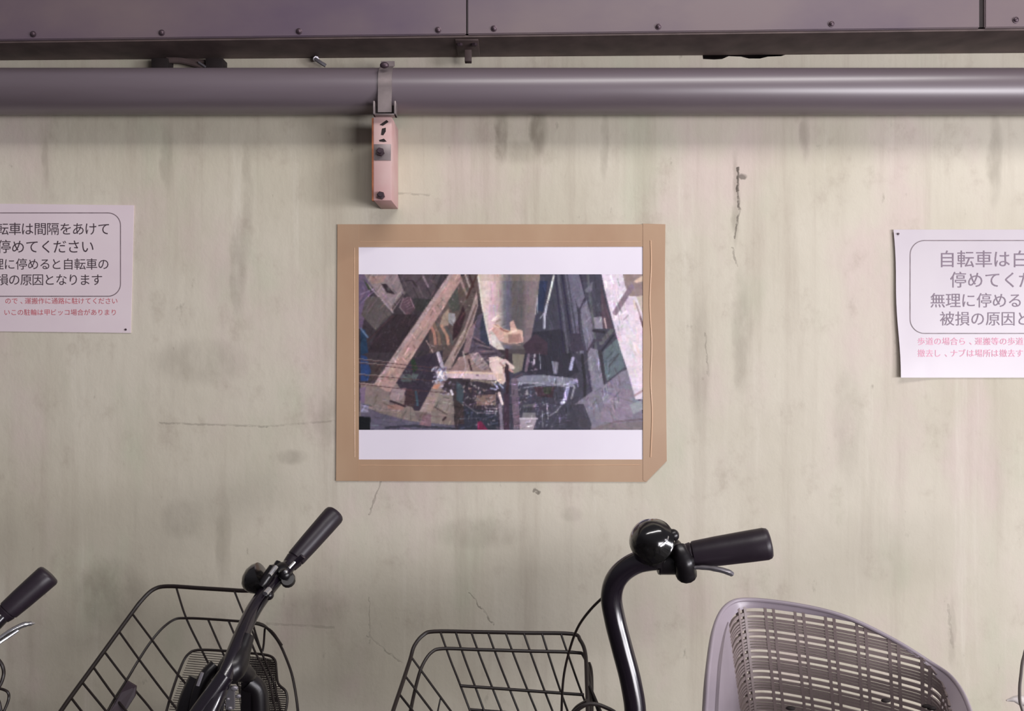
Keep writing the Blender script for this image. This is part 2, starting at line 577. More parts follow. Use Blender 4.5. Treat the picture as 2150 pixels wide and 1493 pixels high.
# strap over the pipe front
bm = bmesh.new()
sx0, sx1 = P(794, 0, PO + PR).x, P(823, 0, PO + PR).x
prof = []
for a in range(-12, 80, 6):
    t = math.radians(a)
    prof.append((-PO - math.cos(t) * (PR + .0035), PZ + math.sin(t) * (PR + .0035)))
prof.insert(0, (prof[0][0] - .002, zt + .004))
prof.insert(1, (prof[0][0], (prof[0][1] + prof[1][1]) / 2))
prof.append((-PO - .012, PZ + PR + .012))
outp = prof
inp = [(y + .0025, z) for y, z in prof]
A = [bm.verts.new((sx0, y, z)) for y, z in outp]; B = [bm.verts.new((sx1, y, z)) for y, z in outp]
C_ = [bm.verts.new((sx0, y, z)) for y, z in inp]; D_ = [bm.verts.new((sx1, y, z)) for y, z in inp]
for i in range(len(prof) - 1):
    bm.faces.new((A[i], B[i], B[i + 1], A[i + 1])); bm.faces.new((C_[i], D_[i], D_[i + 1], C_[i + 1]))
    bm.faces.new((A[i], A[i + 1], C_[i + 1], C_[i])); bm.faces.new((B[i], B[i + 1], D_[i + 1], D_[i]))
bm.faces.new((A[0], B[0], D_[0], C_[0])); bm.faces.new((A[-1], B[-1], D_[-1], C_[-1]))
build('pipe_strap', bm, M_strap, br)
bm = bmesh.new()
ball(bm, P(807, 137, .105), .009, (1, .6, .7))
build('strap_bolt', bm, M_screw, br)
# slots and punched holes
bm = bmesh.new()
for pts in ([(797, 262), (806, 256), (812, 252), (816, 256), (810, 260), (804, 264)], [(800, 283), (802, 270), (810, 268), (810, 276), (805, 284)],
            [(796, 294), (806, 291), (812, 297), (806, 298), (797, 297)]):
    vs = [bm.verts.new(P(x, y, fo + .0006)) for x, y in pts]
    vb = [bm.verts.new(P(x, y, fo - .001)) for x, y in pts]
    bm.faces.new(vs); bm.faces.new(vb[::-1])
    for i in range(len(vs)):
        bm.faces.new((vs[i], vs[(i + 1) % len(vs)], vb[(i + 1) % len(vs)], vb[i]))
build('punched_hole', bm, M_black, br, smooth=False)
bm = bmesh.new()
a, b = P(786, 303, fo), P(821, 337, fo)
box(bm, (a.x, -fo - .0016, b.z), (b.x, -fo + .0005, a.z), .0005)
build('washer_plate', bm, M_strap, br)
for (px, py, r) in ((799, 320, .0085), (800, 411, .008)):
    bm = bmesh.new()
    c = P(px, py, fo + .0012)
    lathe(bm, c + Vector((0, .002, 0)), c + Vector((0, -.0085, 0)), [(0, r), (.8, r), (1, r * .8)], 6)
    lathe(bm, c + Vector((0, -.008, 0)), c + Vector((0, -.013, 0)), [(0, r * .5), (1, r * .45)], 12)
    build('bolt', bm, M_screw, br)

# dark clamp under the duct on the left, bolt stub beside it
cl = empty('cable_clamp', P(392, 130, 0))
tag(cl, 'small black clamp with two blocks sticking out between duct and pipe', 'clamp')
for (x0, x1) in ((317, 352), (431, 467)):
    bm = bmesh.new()
    a, b = P(x0, 121, .03), P(x1, 145, .03)
    box(bm, (a.x, -.03, b.z), (b.x, -.0005, a.z), .0015)
    build('clamp_block', bm, M_black, cl)
bm = bmesh.new()
tube(bm, crm([P(350, 126, .02), P(380, 127, .022), P(410, 134, .024), P(435, 143, .024)], 5), .004, 8, flat=1.6)
tube(bm, crm([P(352, 127, .014), P(395, 129, .014), P(432, 131, .014)], 4), .006, 8)
build('clamp_bar', bm, M_duct_dark, cl)
bm = bmesh.new()
tube(bm, [P(417, 131, .03), P(432, 141, .03)], .0025, 6)
build('clamp_pin', bm, M_levergrey, cl)
bm = bmesh.new()
tube(bm, [P(660, 123, .0), P(664, 124, .02)], .006, 8)
tube(bm, crm([P(662, 124, .02), P(671, 130, .022), P(684, 138, .018)], 4), .004, 8)
st = build('bent_anchor_bolt', bm, M_levergrey)
tag(st, 'small bent metal anchor bolt poking out of the wall left of the strap', 'bolt')


# ------------------------------------------------------------------ flat papers
def slab(bm, pts, off, th=.0006, mat=0, offs=None):
    """flat sheet outlined by photo pixels lying at off in front of the wall"""
    if offs is None: offs = [off] * len(pts)
    f_ = [bm.verts.new(P(x, y, o)) for (x, y), o in zip(pts, offs)]
    b_ = [bm.verts.new(P(x, y, o) + Vector((0, th, 0))) for (x, y), o in zip(pts, offs)]
    f = bm.faces.new(f_); f.material_index = mat
    f = bm.faces.new(b_[::-1]); f.material_index = mat
    n = len(pts)
    for i in range(n):
        f = bm.faces.new((f_[i], f_[(i + 1) % n], b_[(i + 1) % n], b_[i])); f.material_index = mat


def text_mesh(bm, s, px_right=None, px_left=None, base=0, size=25, off=.002, pitch=None, slope=0.0, bold=.0, xs=1.0):
    """lettering set character by character; base = photo row of the baseline"""
    n = len(s)
    pitch = pitch or size
    x = px_left if px_left is not None else px_right - n * pitch
    for i, ch in enumerate(s):
        cu = bpy.data.curves.new('t', 'FONT')
        cu.body = ch
        cu.size = 1.0
        cu.offset = bold
        cu.resolution_u = 3
        o = bpy.data.objects.new('t', cu)
        COL.objects.link(o)
        dg = bpy.context.evaluated_depsgraph_get()
        me = bpy.data.meshes.new_from_object(o.evaluated_get(dg))
        if len(me.vertices):
            k = (D - off) / (D * 1000.)
            co = [v.co.copy() for v in me.vertices]
            xmin, xmax = min(c.x for c in co), max(c.x for c in co)
            # centre the glyph in its cell
            cxx = (xmin + xmax) / 2
            o0 = P(x + pitch / 2, base + slope * (x + pitch / 2), off)
            nv = [bm.verts.new((o0.x + (c.x - cxx) * size * k * xs, -off, o0.z + c.y * size * k)) for c in co]
            for p in me.polygons:
                try:
                    bm.faces.new([nv[j] for j in p.vertices])
                except ValueError:
                    pass
        bpy.data.objects.remove(o)
        bpy.data.meshes.remove(me)
        bpy.data.curves.remove(cu)
        x += pitch


def rrect_line(bm, x0, y0, x1, y1, r, wpx, off):
    pts = []
    for (cx, cy, a0) in ((x1 - r, y0 + r, -90), (x1 - r, y1 - r, 0), (x0 + r, y1 - r, 90), (x0 + r, y0 + r, 180)):
        for k in range(0, 91, 10):
            a = math.radians(a0 + k)
            pts.append((cx + r * math.cos(a), cy + r * math.sin(a), math.cos(a), math.sin(a)))
    n = len(pts)
    A = [bm.verts.new(P(x + nx * wpx / 2, y + ny * wpx / 2, off)) for x, y, nx, ny in pts]
    B = [bm.verts.new(P(x - nx * wpx / 2, y - ny * wpx / 2, off)) for x, y, nx, ny in pts]
    for i in range(n):
        bm.faces.new((A[i], A[(i + 1) % n], B[(i + 1) % n], B[i]))


# left notice
nl = empty('notice_sheet', P(60, 700, 0))
tag(nl, 'pinkish laminated notice at the left edge of the photo with dark Japanese text', 'notice')
bm = bmesh.new()
slab(bm, [(-156, 426), (281, 431), (274.5, 699), (-160, 694)], .0022, .0016)
build('paper', bm, M_paper, nl, smooth=False)
bm = bmesh.new()
rrect_line(bm, -126, 447, 253, 622, 26, 1.8, .0026)
build('border_line', bm, M_line, nl, smooth=False)
bm = bmesh.new()
text_mesh(bm, '自転車は間隔をあけて', px_right=231, base=491, size=28, pitch=26.6, off=.0026)
text_mesh(bm, '停めてください', px_right=199, base=529, size=30, pitch=29.3, off=.0026)
text_mesh(bm, '無理に停めると自転車の', px_right=229.5, base=564, size=25.5, pitch=24.6, off=.0026)
text_mesh(bm, '破損の原因となります', px_right=216, base=597, size=26, pitch=24.8, off=.0026)
build('black_lettering', bm, M_ink, nl, smooth=False)
bm = bmesh.new()
text_mesh(bm, 'ので、運搬作に通路に駐けてください', px_right=248, base=637, size=14, pitch=14, off=.0026, bold=.0)
text_mesh(bm, 'いこの駐輪は甲ビッコ場合がありまり', px_right=246, base=661, size=14, pitch=14, off=.0026, bold=.0)
build('red_lettering', bm, M_red, nl, smooth=False)
bm = bmesh.new()
for (x, y) in ((264, 692),):
    c = P(x, y, .0022)
    lathe(bm, c, c + Vector((0, -.002, 0)), [(0, .0024), (1, .0018)], 10)
build('pin', bm, M_screw, nl)

# right notice (left edge slightly curled off the wall)
nr = empty('notice_sheet', P(2090, 790, 0))
tag(nr, 'white laminated notice at the right edge of the photo, its left border curling', 'notice')
bm = bmesh.new()
NX, NY = 26, 14
k0 = {}
for i in range(NX + 1):
    for j in range(NY + 1):
        u, v = i / NX, j / NY
        lx = 1876 + (3 if v < .3 else 0) * 0 + 15 * v + (1.5 * math.sin(v * 9))
        rx = 2306 + 6 * v
        x = lx + (rx - lx) * u
        y = (482 + 311 * v) + (0) * u
        o = .003 + .0055 * math.exp(-u * 16) * (0.4 + .6 * v) + .0035 * math.exp(-((u - .05) ** 2 * 160 + (v - 1) ** 2 * 20))
        k0[i, j] = (bm.verts.new(P(x, y, o)), bm.verts.new(P(x, y, o) + Vector((0, .0005, 0))))
for i in range(NX):
    for j in range(NY):
        bm.faces.new((k0[i, j][0], k0[i, j + 1][0], k0[i + 1, j + 1][0], k0[i + 1, j][0]))
        bm.faces.new((k0[i, j][1], k0[i + 1, j][1], k0[i + 1, j + 1][1], k0[i, j + 1][1]))
rim_ = [(i, 0) for i in range(NX + 1)] + [(NX, j) for j in range(1, NY + 1)] + [(i, NY) for i in range(NX - 1, -1, -1)] + [(0, j) for j in range(NY - 1, 0, -1)]
for q in range(len(rim_)):
    a, b = k0[rim_[q]], k0[rim_[(q + 1) % len(rim_)]]
    bm.faces.new((a[0], b[0], b[1], a[1]))
build('paper', bm, M_paper2, nr)


def curl(bm):
    for v in bm.verts:
        px = CXP + v.co.x * 1000. * D / (D + v.co.y)
        py = CYP - (v.co.z - CZ) * 1000. * D / (D + v.co.y)
        vv = (py - 482) / 311.
        lx = 1876 + 15 * vv
        u = (px - lx) / (2306 + 6 * vv - lx)
        o = .003 + .0055 * math.exp(-u * 16) * (0.4 + .6 * vv) + .0035 * math.exp(-((u - .05) ** 2 * 160 + (vv - 1) ** 2 * 20)) + .0005
        v.co = P(px, py, o)


bm = bmesh.new()
rrect_line(bm, 1911, 505, 2272, 700, 30, 1.8, .0058)
curl(bm)
build('border_line', bm, M_line, nr, smooth=False)
bm = bmesh.new()
text_mesh(bm, '自転車は白線内に', px_left=1970, base=558, size=38, pitch=38.4, off=.0058)
text_mesh(bm, '停めてください', px_left=1994, base=601, size=36, pitch=36, off=.0058)
text_mesh(bm, '無理に停めると', px_left=1953, base=643, size=33, pitch=32.4, off=.0058)
text_mesh(bm, '被損の原因となり', px_left=1973, base=681, size=32, pitch=32, off=.0058)
curl(bm)
build('grey_lettering', bm, M_ink2, nr, smooth=False)
bm = bmesh.new()
text_mesh(bm, '歩道の場合ら、運搬等の歩道に', px_left=1926, base=723, size=17, pitch=17.2, off=.0058, bold=.0)
text_mesh(bm, '撤去し、ナブは場所は撤去する', px_left=1926, base=748, size=17, pitch=17.2, off=.0058, bold=.0)
curl(bm)
build('pink_lettering', bm, M_red2, nr, smooth=False)
bm = bmesh.new()
c = P(1886, 491, .0062)
lathe(bm, c, c + Vector((0, -.002, 0)), [(0, .0024), (1, .0018)], 10)
build('pin', bm, M_screw, nr)

# ------------------------------------------------------------------ taped print
pr = empty('taped_photo_print', P(1052, 1010, 0))
tag(pr, 'white-bordered photo print of a utility pole seen from above, framed in brown tape', 'photo print')
bm = bmesh.new()
slab(bm, [(740, 505), (1364, 505), (1364, 978), (740, 978)], .0014, .0010)
build('paper', bm, M_sheet, pr, smooth=False)


class Paint:
    S = 2
    def __init__(s, x0, y0, x1, y1):
        s.x0, s.y0, s.x1, s.y1 = x0, y0, x1, y1
        s.w, s.h = int((x1 - x0) * .5) * s.S, int((y1 - y0) * .5) * s.S
        xs = x0 + (np.arange(s.w) + .5) / s.w * (x1 - x0)
        ys = y0 + (np.arange(s.h) + .5) / s.h * (y1 - y0)
        s.X, s.Y = np.meshgrid(xs, ys)
        s.im = np.zeros((s.h, s.w, 3)) + np.array((62, 54, 60.))
        s.rng = np.random.default_rng(7)

    def poly(s, pts, c, a=1.0, grad=None):
        m = np.zeros(s.X.shape, bool)
        n = len(pts)
        for i in range(n):
            (xa, ya), (xb, yb) = pts[i], pts[(i + 1) % n]
            if ya == yb: continue
            cond = ((ya > s.Y) != (yb > s.Y)) & (s.X < (xb - xa) * (s.Y - ya) / (yb - ya) + xa)
            m ^= cond
        if grad is not None:      # grad: list of (x, colour) stops
            gx = [g[0] for g in grad]
            col = np.stack([np.interp(s.X, gx, [g[1][k] for g in grad]) for k in range(3)], -1)
            s.im[m] = s.im[m] * (1 - a) + col[m] * a
        else:
            s.im[m] = s.im[m] * (1 - a) + np.array(c, float) * a

    def line(s, pts, wd, c, a=1.0):
        c = np.array(c, float)
        for (xa, ya), (xb, yb) in zip(pts[:-1], pts[1:]):
            ex, ey = xb - xa, yb - ya
            t = np.clip(((s.X - xa) * ex + (s.Y - ya) * ey) / (ex * ex + ey * ey + 1e-9), 0, 1)
            d = np.hypot(s.X - xa - t * ex, s.Y - ya - t * ey)
            m = d < wd / 2
            s.im[m] = s.im[m] * (1 - a) + c * a

    def speck(s, x0, y0, x1, y1, n, cols, r=(1, 3), a=.8):
        for _ in range(n):
            x, y = s.rng.uniform(x0, x1), s.rng.uniform(y0, y1)
            an = s.rng.uniform(0, 3.14)
            l = s.rng.uniform(*r) * 1.5
            c = cols[s.rng.integers(len(cols))]
            s.line([(x, y), (x + l * math.cos(an), y + l * math.sin(an))], s.rng.uniform(*r), c, a)

    def streaks(s, x0, y0, x1, y1, ang, n, ln=(6, 26), wd=(.8, 2.2), amt=(.72, 1.3)):
        # fine linear detail of the printed photograph: thin lines lighter or darker than what they cross
        for _ in range(n):
            x, y = s.rng.uniform(x0, x1), s.rng.uniform(y0, y1)
            a = math.radians(ang + s.rng.normal(0, 7))
            l = s.rng.uniform(*ln)
            w_ = s.rng.uniform(*wd)
            f = s.rng.uniform(*amt)
            tint = 1 + s.rng.normal(0, .035, 3)
            ex, ey = l * math.cos(a), -l * math.sin(a)
            i0, i1 = sorted((int((x - s.x0) / (s.x1 - s.x0) * s.w), int((x + ex - s.x0) / (s.x1 - s.x0) * s.w)))
            j0, j1 = sorted((int((y - s.y0) / (s.y1 - s.y0) * s.h), int((y + ey - s.y0) / (s.y1 - s.y0) * s.h)))
            sl = (slice(max(0, j0 - 4), min(s.h, j1 + 5)), slice(max(0, i0 - 4), min(s.w, i1 + 5)))
            X, Y = s.X[sl], s.Y[sl]
            if X.size == 0: continue
            t = np.clip(((X - x) * ex + (Y - y) * ey) / (ex * ex + ey * ey + 1e-9), 0, 1)
            m = np.hypot(X - x - t * ex, Y - y - t * ey) < w_ / 2
            s.im[sl][m] = s.im[sl][m] * f * tint

    def result(s):
        im = s.im
        for (st_, am) in ((3, 3.0), (7, 2.5), (16, 3)):
            g = s.rng.normal(0, am, (s.h // st_ + 2, s.w // st_ + 2, 1)) + s.rng.normal(0, am * .35, (s.h // st_ + 2, s.w // st_ + 2, 3))
            im = im * (1 + np.repeat(np.repeat(g, st_, 0), st_, 1)[:s.h, :s.w] / 130.)
        im = im + s.rng.normal(0, 3, im.shape[:2])[..., None]
        im = im.reshape(s.h // s.S, s.S, s.w // s.S, s.S, 3).mean((1, 3))
        k = im.copy()
        k[1:-1, 1:-1] = (im[1:-1, 1:-1] * 4 + im[:-2, 1:-1] + im[2:, 1:-1] + im[1:-1, :-2] + im[1:-1, 2:]) / 8
        return np.clip(k, 0, 255)


pt = Paint(753, 575.5, 1350, 902.5)
# upper left: dark yard with a pale roof, stairs and slabs
pt.poly([(753, 575), (768, 575), (780, 600), (760, 690), (753, 690)], (104, 88, 112))
pt.poly([(765, 576), (835, 576), (850, 616), (824, 655), (799, 625), (775, 593)], (142, 127, 130))
pt.poly([(775, 580), (812, 578), (806, 592), (780, 596)], (160, 132, 128))
pt.line([(772, 596), (800, 628), (825, 656)], 3, (165, 152, 156))
pt.poly([(800, 595), (811, 596), (830, 618), (812, 614)], (52, 42, 48))
pt.poly([(811, 602), (817, 603), (821, 611), (814, 610)], (92, 84, 86))
pt.line([(825, 643), (843, 622), (852, 612)], 5, (110, 98, 100))
pt.line([(824, 648), (846, 618)], 1.6, (58, 46, 52))
pt.poly([(769, 621), (796, 623), (823, 659), (788, 693), (759, 661)], (94, 86, 86))
pt.line([(757, 618), (785, 606)], 1.8, (150, 132, 160)); pt.line([(758, 636), (786, 610)], 1.8, (140, 122, 150))
pt.poly([(762, 585), (772, 596), (780, 610), (774, 608)], (60, 66, 52))
pt.poly([(838, 576), (925, 576), (905, 630), (873, 632), (850, 612)], (82, 72, 78))
pt.line([(848, 590), (865, 588), (872, 600)], 2, (52, 44, 50))
pt.line([(888, 580), (899, 602)], 4, (140, 122, 132)); pt.line([(878, 600), (888, 622)], 2.5, (105, 92, 98))
pt.line([(868, 605), (885, 640)], 2, (58, 50, 54)); pt.line([(895, 600), (905, 620)], 2.5, (60, 52, 60))
pt.poly([(868, 625), (905, 628), (890, 655), (872, 650)], (58, 56, 56))
pt.poly([(846, 626), (858, 621), (871, 647), (858, 668), (839, 645)], (92, 72, 82))
for k in range(5):
    pt.line([(846 + k * 2.2, 630 + k * 5), (856 + k * 2.2, 624 + k * 5)], 1.2, (132, 112, 120))
pt.line([(847, 625), (839, 645), (857, 666)], 1.6, (150, 134, 140)); pt.line([(861, 624), (870, 646)], 2.2, (140, 118, 126))
pt.poly([(828, 660), (875, 660), (870, 700), (840, 740), (770, 740), (790, 700)], (54, 44, 50))
pt.speck(805, 685, 840, 730, 26, [(90, 80, 88), (70, 60, 66), (45, 36, 42)], (1, 2))
pt.line([(825, 663), (775, 712), (765, 720)], 3, (70, 52, 56))
pt.poly([(757, 690), (767, 692), (773, 740), (757, 746)], (42, 62, 88))
pt.line([(758, 690), (772, 708)], 4, (96, 112, 140))
pt.poly([(757, 745), (770, 748), (779, 780), (772, 800), (757, 800)], (46, 66, 110))
pt.poly([(781, 768), (806, 762), (800, 782), (790, 800), (778, 796)], (66, 56, 56))
# ground at the lower left
pt.poly([(757, 803), (800, 806), (900, 800), (950, 830), (955, 902), (753, 902)], (134, 120, 116))
pt.poly([(755, 815), (768, 812), (765, 850), (757, 850)], (122, 104, 128))
pt.poly([(812, 851), (850, 848), (846, 862), (815, 858)], (158, 124, 116))
pt.poly([(757, 850), (800, 868), (860, 884), (955, 893), (955, 902), (757, 902)], (100, 94, 112))
pt.poly([(757, 846), (775, 850), (772, 866), (757, 866)], (132, 128, 150))
pt.poly([(753, 874), (778, 876), (777, 902), (753, 902)], (26, 28, 32))
pt.line([(810, 898), (870, 894), (955, 900)], 5, (62, 60, 72))
pt.line([(862, 882), (862, 856)], 2, (110, 100, 98))
pt.poly([(870, 866), (905, 868), (900, 884), (880, 886)], (120, 104, 104))
pt.poly([(903, 830), (950, 826), (955, 870), (908, 852)], (140, 128, 124))
pt.line([(905, 850), (938, 870)], 2, (84, 72, 72)); pt.line([(930, 882), (936, 876)], 4, (56, 42, 46))
pt.poly([(888, 872), (905, 870), (905, 896), (880, 892)], (126, 100, 108))
# right of beam: roofs and junk
pt.poly([(945, 600), (975, 576), (1006, 576), (1006, 620), (985, 700), (930, 760), (905, 790), (900, 700), (930, 640)], (92, 78, 76))
pt.poly([(930, 660), (942, 648), (942, 682), (920, 690)], (158, 138, 124))
for k, c in enumerate(((170, 126, 112), (126, 106, 92), (96, 90, 84), (176, 138, 120), (92, 88, 88))):
    x = 888 + k * 9
    pt.line([(x + 12, 672 + k * 4), (x + 24, 700 + k * 2), (x + 26, 722)], 6, c)
pt.line([(895, 715), (912, 745)], 2, (176, 150, 146))
pt.poly([(942, 610), (960, 600), (966, 650), (950, 656), (941, 640)], (78, 78, 74))
pt.speck(940, 600, 1000, 650, 26, [(120, 108, 106), (60, 46, 50), (84, 92, 80), (150, 136, 134)], (1, 3))
pt.poly([(942, 656), (955, 658), (957, 672), (950, 684), (941, 676)], (150, 148, 152))
pt.poly([(952, 684), (965, 660), (972, 640), (978, 660), (965, 700), (950, 716)], (56, 38, 44))
pt.line([(964, 576), (972, 600), (980, 618)], 5, (150, 130, 124)); pt.line([(977, 576), (986, 602)], 4, (160, 142, 140))
pt.line([(985, 576), (994, 602)], 4, (66, 42, 44)); pt.line([(1000, 580), (980, 625)], 4, (70, 48, 46))
pt.speck(900, 720, 935, 760, 18, [(118, 104, 112), (60, 50, 56), (150, 136, 140)], (1, 3))
# dark junk between the beams, with greenery
pt.poly([(868, 752), (930, 735), (925, 795), (900, 830), (885, 862), (870, 862), (850, 830), (830, 800)], (58, 50, 62))
pt.poly([(862, 756), (870, 752), (878, 775), (868, 785)], (48, 62, 48))
pt.poly([(835, 785), (880, 785), (872, 800), (845, 802)], (84, 90, 92))
pt.speck(840, 765, 905, 810, 36, [(78, 74, 84), (46, 40, 54), (96, 100, 104), (64, 52, 66)], (1, 3))
pt.poly([(824, 815), (853, 815), (846, 836), (836, 846), (818, 838)], (156, 138, 140))
pt.poly([(854, 818), (880, 822), (868, 855), (848, 850)], (70, 54, 58))
pt.line([(820, 842), (850, 853)], 4, (56, 42, 50)); pt.line([(873, 822), (877, 850)], 5, (66, 82, 96))
pt.line([(815, 813), (823, 816), (818, 828)], 2, (100, 80, 92))
# beams
pt.poly([(942, 576), (966, 576), (966, 592), (820, 822), (812, 822), (785, 806)], (178, 146, 140))
pt.poly([(942, 576), (952, 576), (800, 800), (785, 806)], (172, 150, 150))
pt.poly([(1001, 610), (1004, 640), (990, 690), (960, 745), (905, 866), (880, 864), (930, 770), (975, 690), (990, 645)], (162, 142, 138))
pt.line([(1000, 640), (972, 715), (955, 745)], 4, (110, 92, 86))
pt.poly([(985, 690), (1010, 660), (1010, 730), (970, 745)], (140, 116, 120))
pt.poly([(963, 750), (1000, 740), (1050, 782), (940, 785)], (150, 126, 122))
pt.poly([(912, 808), (925, 806), (918, 818), (906, 815)], (200, 142, 120))
# hanging wires
for y0, y1 in ((755, 775), (762, 783), (787, 802), (806, 826)):
    pt.line([(753, y0), (850, y0 + (y1 - y0) * .55), (945, y1)], 1.5, (86, 62, 64))
    pt.line([(753, y0 - 2), (830, y0 + (y1 - y0) * .35 - 1)], 1, (170, 150, 146))
# right half: dark blue grey facades
pt.poly([(1118, 576), (1264, 576), (1310, 730), (1350, 850), (1350, 902), (960, 902), (960, 840), (1060, 790), (1110, 740)], (66, 64, 78))
pt.poly([(1100, 700), (1180, 690), (1215, 780), (1180, 800), (1090, 780)], (48, 46, 58))
pt.poly([(1130, 590), (1150, 590), (1140, 655), (1126, 650)], (44, 52, 78))
for xa, xb, wd, c in ((1172, 1192, 5, (92, 90, 104)), (1180, 1204, 4, (44, 40, 62)), (1188, 1212, 4, (98, 96, 112)), (1166, 1184, 3, (46, 42, 64)),
                      (1196, 1222, 8, (106, 102, 122)), (1218, 1250, 4, (48, 44, 62)), (1234, 1252, 6, (88, 90, 96))):
    pt.line([(xa, 576), (xb, 740)], wd, c)
pt.poly([(1200, 576), (1216, 576), (1228, 625), (1222, 660), (1212, 640), (1202, 610)], (112, 108, 126))
pt.poly([(1219, 660), (1231, 628), (1240, 660), (1248, 710), (1232, 738), (1224, 700)], (118, 114, 130))
pt.line([(1228, 625), (1215, 655), (1216, 690), (1224, 735)], 3, (56, 50, 66))
pt.poly([(1228, 608), (1245, 590), (1242, 612), (1230, 614)], (108, 106, 120))
pt.poly([(1196, 700), (1216, 700), (1226, 735), (1200, 740)], (60, 54, 70))
pt.poly([(1262, 600), (1276, 650), (1288, 690), (1265, 690), (1262, 640)], (82, 66, 78))
pt.poly([(1247, 666), (1264, 664), (1266, 690), (1248, 690)], (138, 134, 150)); pt.line([(1269, 668), (1273, 688)], 3, (190, 164, 170))
pt.line([(1246, 694), (1268, 697)], 6, (46, 40, 52))
pt.line([(1262, 720), (1284, 694)], 9, (96, 96, 98)); pt.line([(1262, 738), (1288, 704)], 4, (36, 34, 48))
pt.line([(1232, 742), (1248, 714), (1262, 714)], 5, (70, 62, 76))
pt.poly([(1262, 742), (1298, 708), (1312, 770), (1275, 800), (1268, 780)], (94, 106, 114))
pt.line([(1278, 770), (1300, 742)], 3, (70, 72, 78))
pt.poly([(1255, 735), (1264, 735), (1272, 800), (1268, 808), (1260, 780)], (54, 50, 60))
pt.poly([(1234, 742), (1240, 730), (1255, 735), (1268, 809), (1244, 822), (1236, 780)], (128, 124, 140))
pt.line([(1222, 745), (1228, 800), (1228, 840)], 6, (42, 40, 48)); pt.line([(1236, 780), (1240, 820)], 5, (60, 56, 76))
pt.poly([(1243, 822), (1272, 806), (1305, 780), (1318, 775), (1350, 870), (1350, 902), (1215, 902), (1205, 850)], (128, 122, 138))
pt.poly([(1290, 815), (1328, 820), (1328, 885), (1262, 885), (1262, 860)], (142, 126, 144), .7)
pt.line([(1262, 898), (1290, 886), (1350, 880)], 4, (112, 98, 108)); pt.poly([(1262, 892), (1350, 884), (1350, 902), (1240, 902)], (122, 110, 112), .7)
pt.poly([(1195, 850), (1225, 848), (1242, 890), (1240, 902), (1190, 902)], (60, 58, 70), .9)
# pale wall at far right
pt.poly([(1263, 576), (1350, 576), (1350, 838), (1334, 838), (1318, 780), (1303, 735), (1285, 670), (1272, 620)], (226, 212, 224))
pt.poly([(1330, 640), (1350, 640), (1350, 820), (1340, 820)], (232, 216, 226))
pt.poly([(1308, 576), (1350, 576), (1350, 622), (1322, 622), (1312, 598)], (148, 128, 126))
pt.poly([(1330, 590), (1350, 578), (1350, 590), (1336, 594)], (214, 186, 168))
pt.line([(1292, 656), (1326, 602)], 11, (136, 116, 130))
pt.poly([(1336, 622), (1350, 620), (1350, 660)], (196, 184, 170)); pt.line([(1335, 636), (1350, 680)], 3, (160, 138, 142)); pt.line([(1344, 665), (1350, 686)], 3, (104, 74, 80))
pt.line([(1333, 830), (1350, 820)], 4, (176, 146, 150)); pt.line([(1340, 862), (1350, 854)], 4, (214, 206, 200))
pt.poly([(1322, 850), (1350, 838), (1350, 860), (1330, 870)], (150, 152, 160))
# pole
pt.poly([(1003, 576), (1134, 576), (1128, 640), (1116, 705), (1108, 735), (1062, 735), (1031, 733), (1018, 672)], (0, 0, 0),
        grad=[(1003, (214, 196, 176)), (1018, (226, 208, 202)), (1034, (216, 186, 190)), (1048, (186, 166, 162)), (1058, (120, 118, 124)), (1066, (104, 100, 118)), (1078, (96, 90, 92)), (1096, (98, 92, 94)), (1104, (122, 108, 112)), (1126, (136, 122, 124)), (1134, (120, 110, 106))])
pt.poly([(1003, 576), (1134, 576), (1133, 590), (1006, 590)], (168, 146, 122), .25)
pt.line([(1004, 580), (1012, 640), (1030, 730)], 3.5, (228, 222, 212))
pt.line([(1128, 620), (1124, 660)], 2.5, (170, 160, 168)); pt.line([(1129, 625), (1129, 656)], 1.2, (196, 190, 206))
pt.speck(1068, 590, 1100, 640, 20, [(84, 80, 82), (112, 106, 108)], (1, 3), .5)
pt.line([(1163, 578), (1152, 625), (1148, 640)], 4, (214, 212, 208)); pt.line([(1148, 640), (1143, 665), (1143, 688)], 5, (190, 190, 204)); pt.line([(1146, 652), (1134, 668)], 2, (180, 180, 196))
# upper hand
pt.poly([(1034, 688), (1045, 680), (1056, 690), (1072, 694), (1070, 676), (1078, 672), (1085, 690), (1097, 694), (1099, 718), (1084, 722), (1060, 720), (1042, 712), (1033, 700)], (216, 178, 164))
pt.line([(1040, 682), (1058, 694), (1072, 697)], 3, (150, 104, 96)); pt.line([(1036, 682), (1048, 688)], 3, (230, 198, 178)); pt.line([(1070, 698), (1084, 694)], 4, (238, 208, 192))
pt.poly([(1066, 702), (1092, 700), (1097, 718), (1068, 720)], (170, 132, 124))
pt.poly([(1028, 690), (1038, 700), (1052, 722), (1060, 735), (1034, 730)], (216, 208, 200))
pt.line([(1058, 722), (1092, 724)], 4, (128, 112, 110))
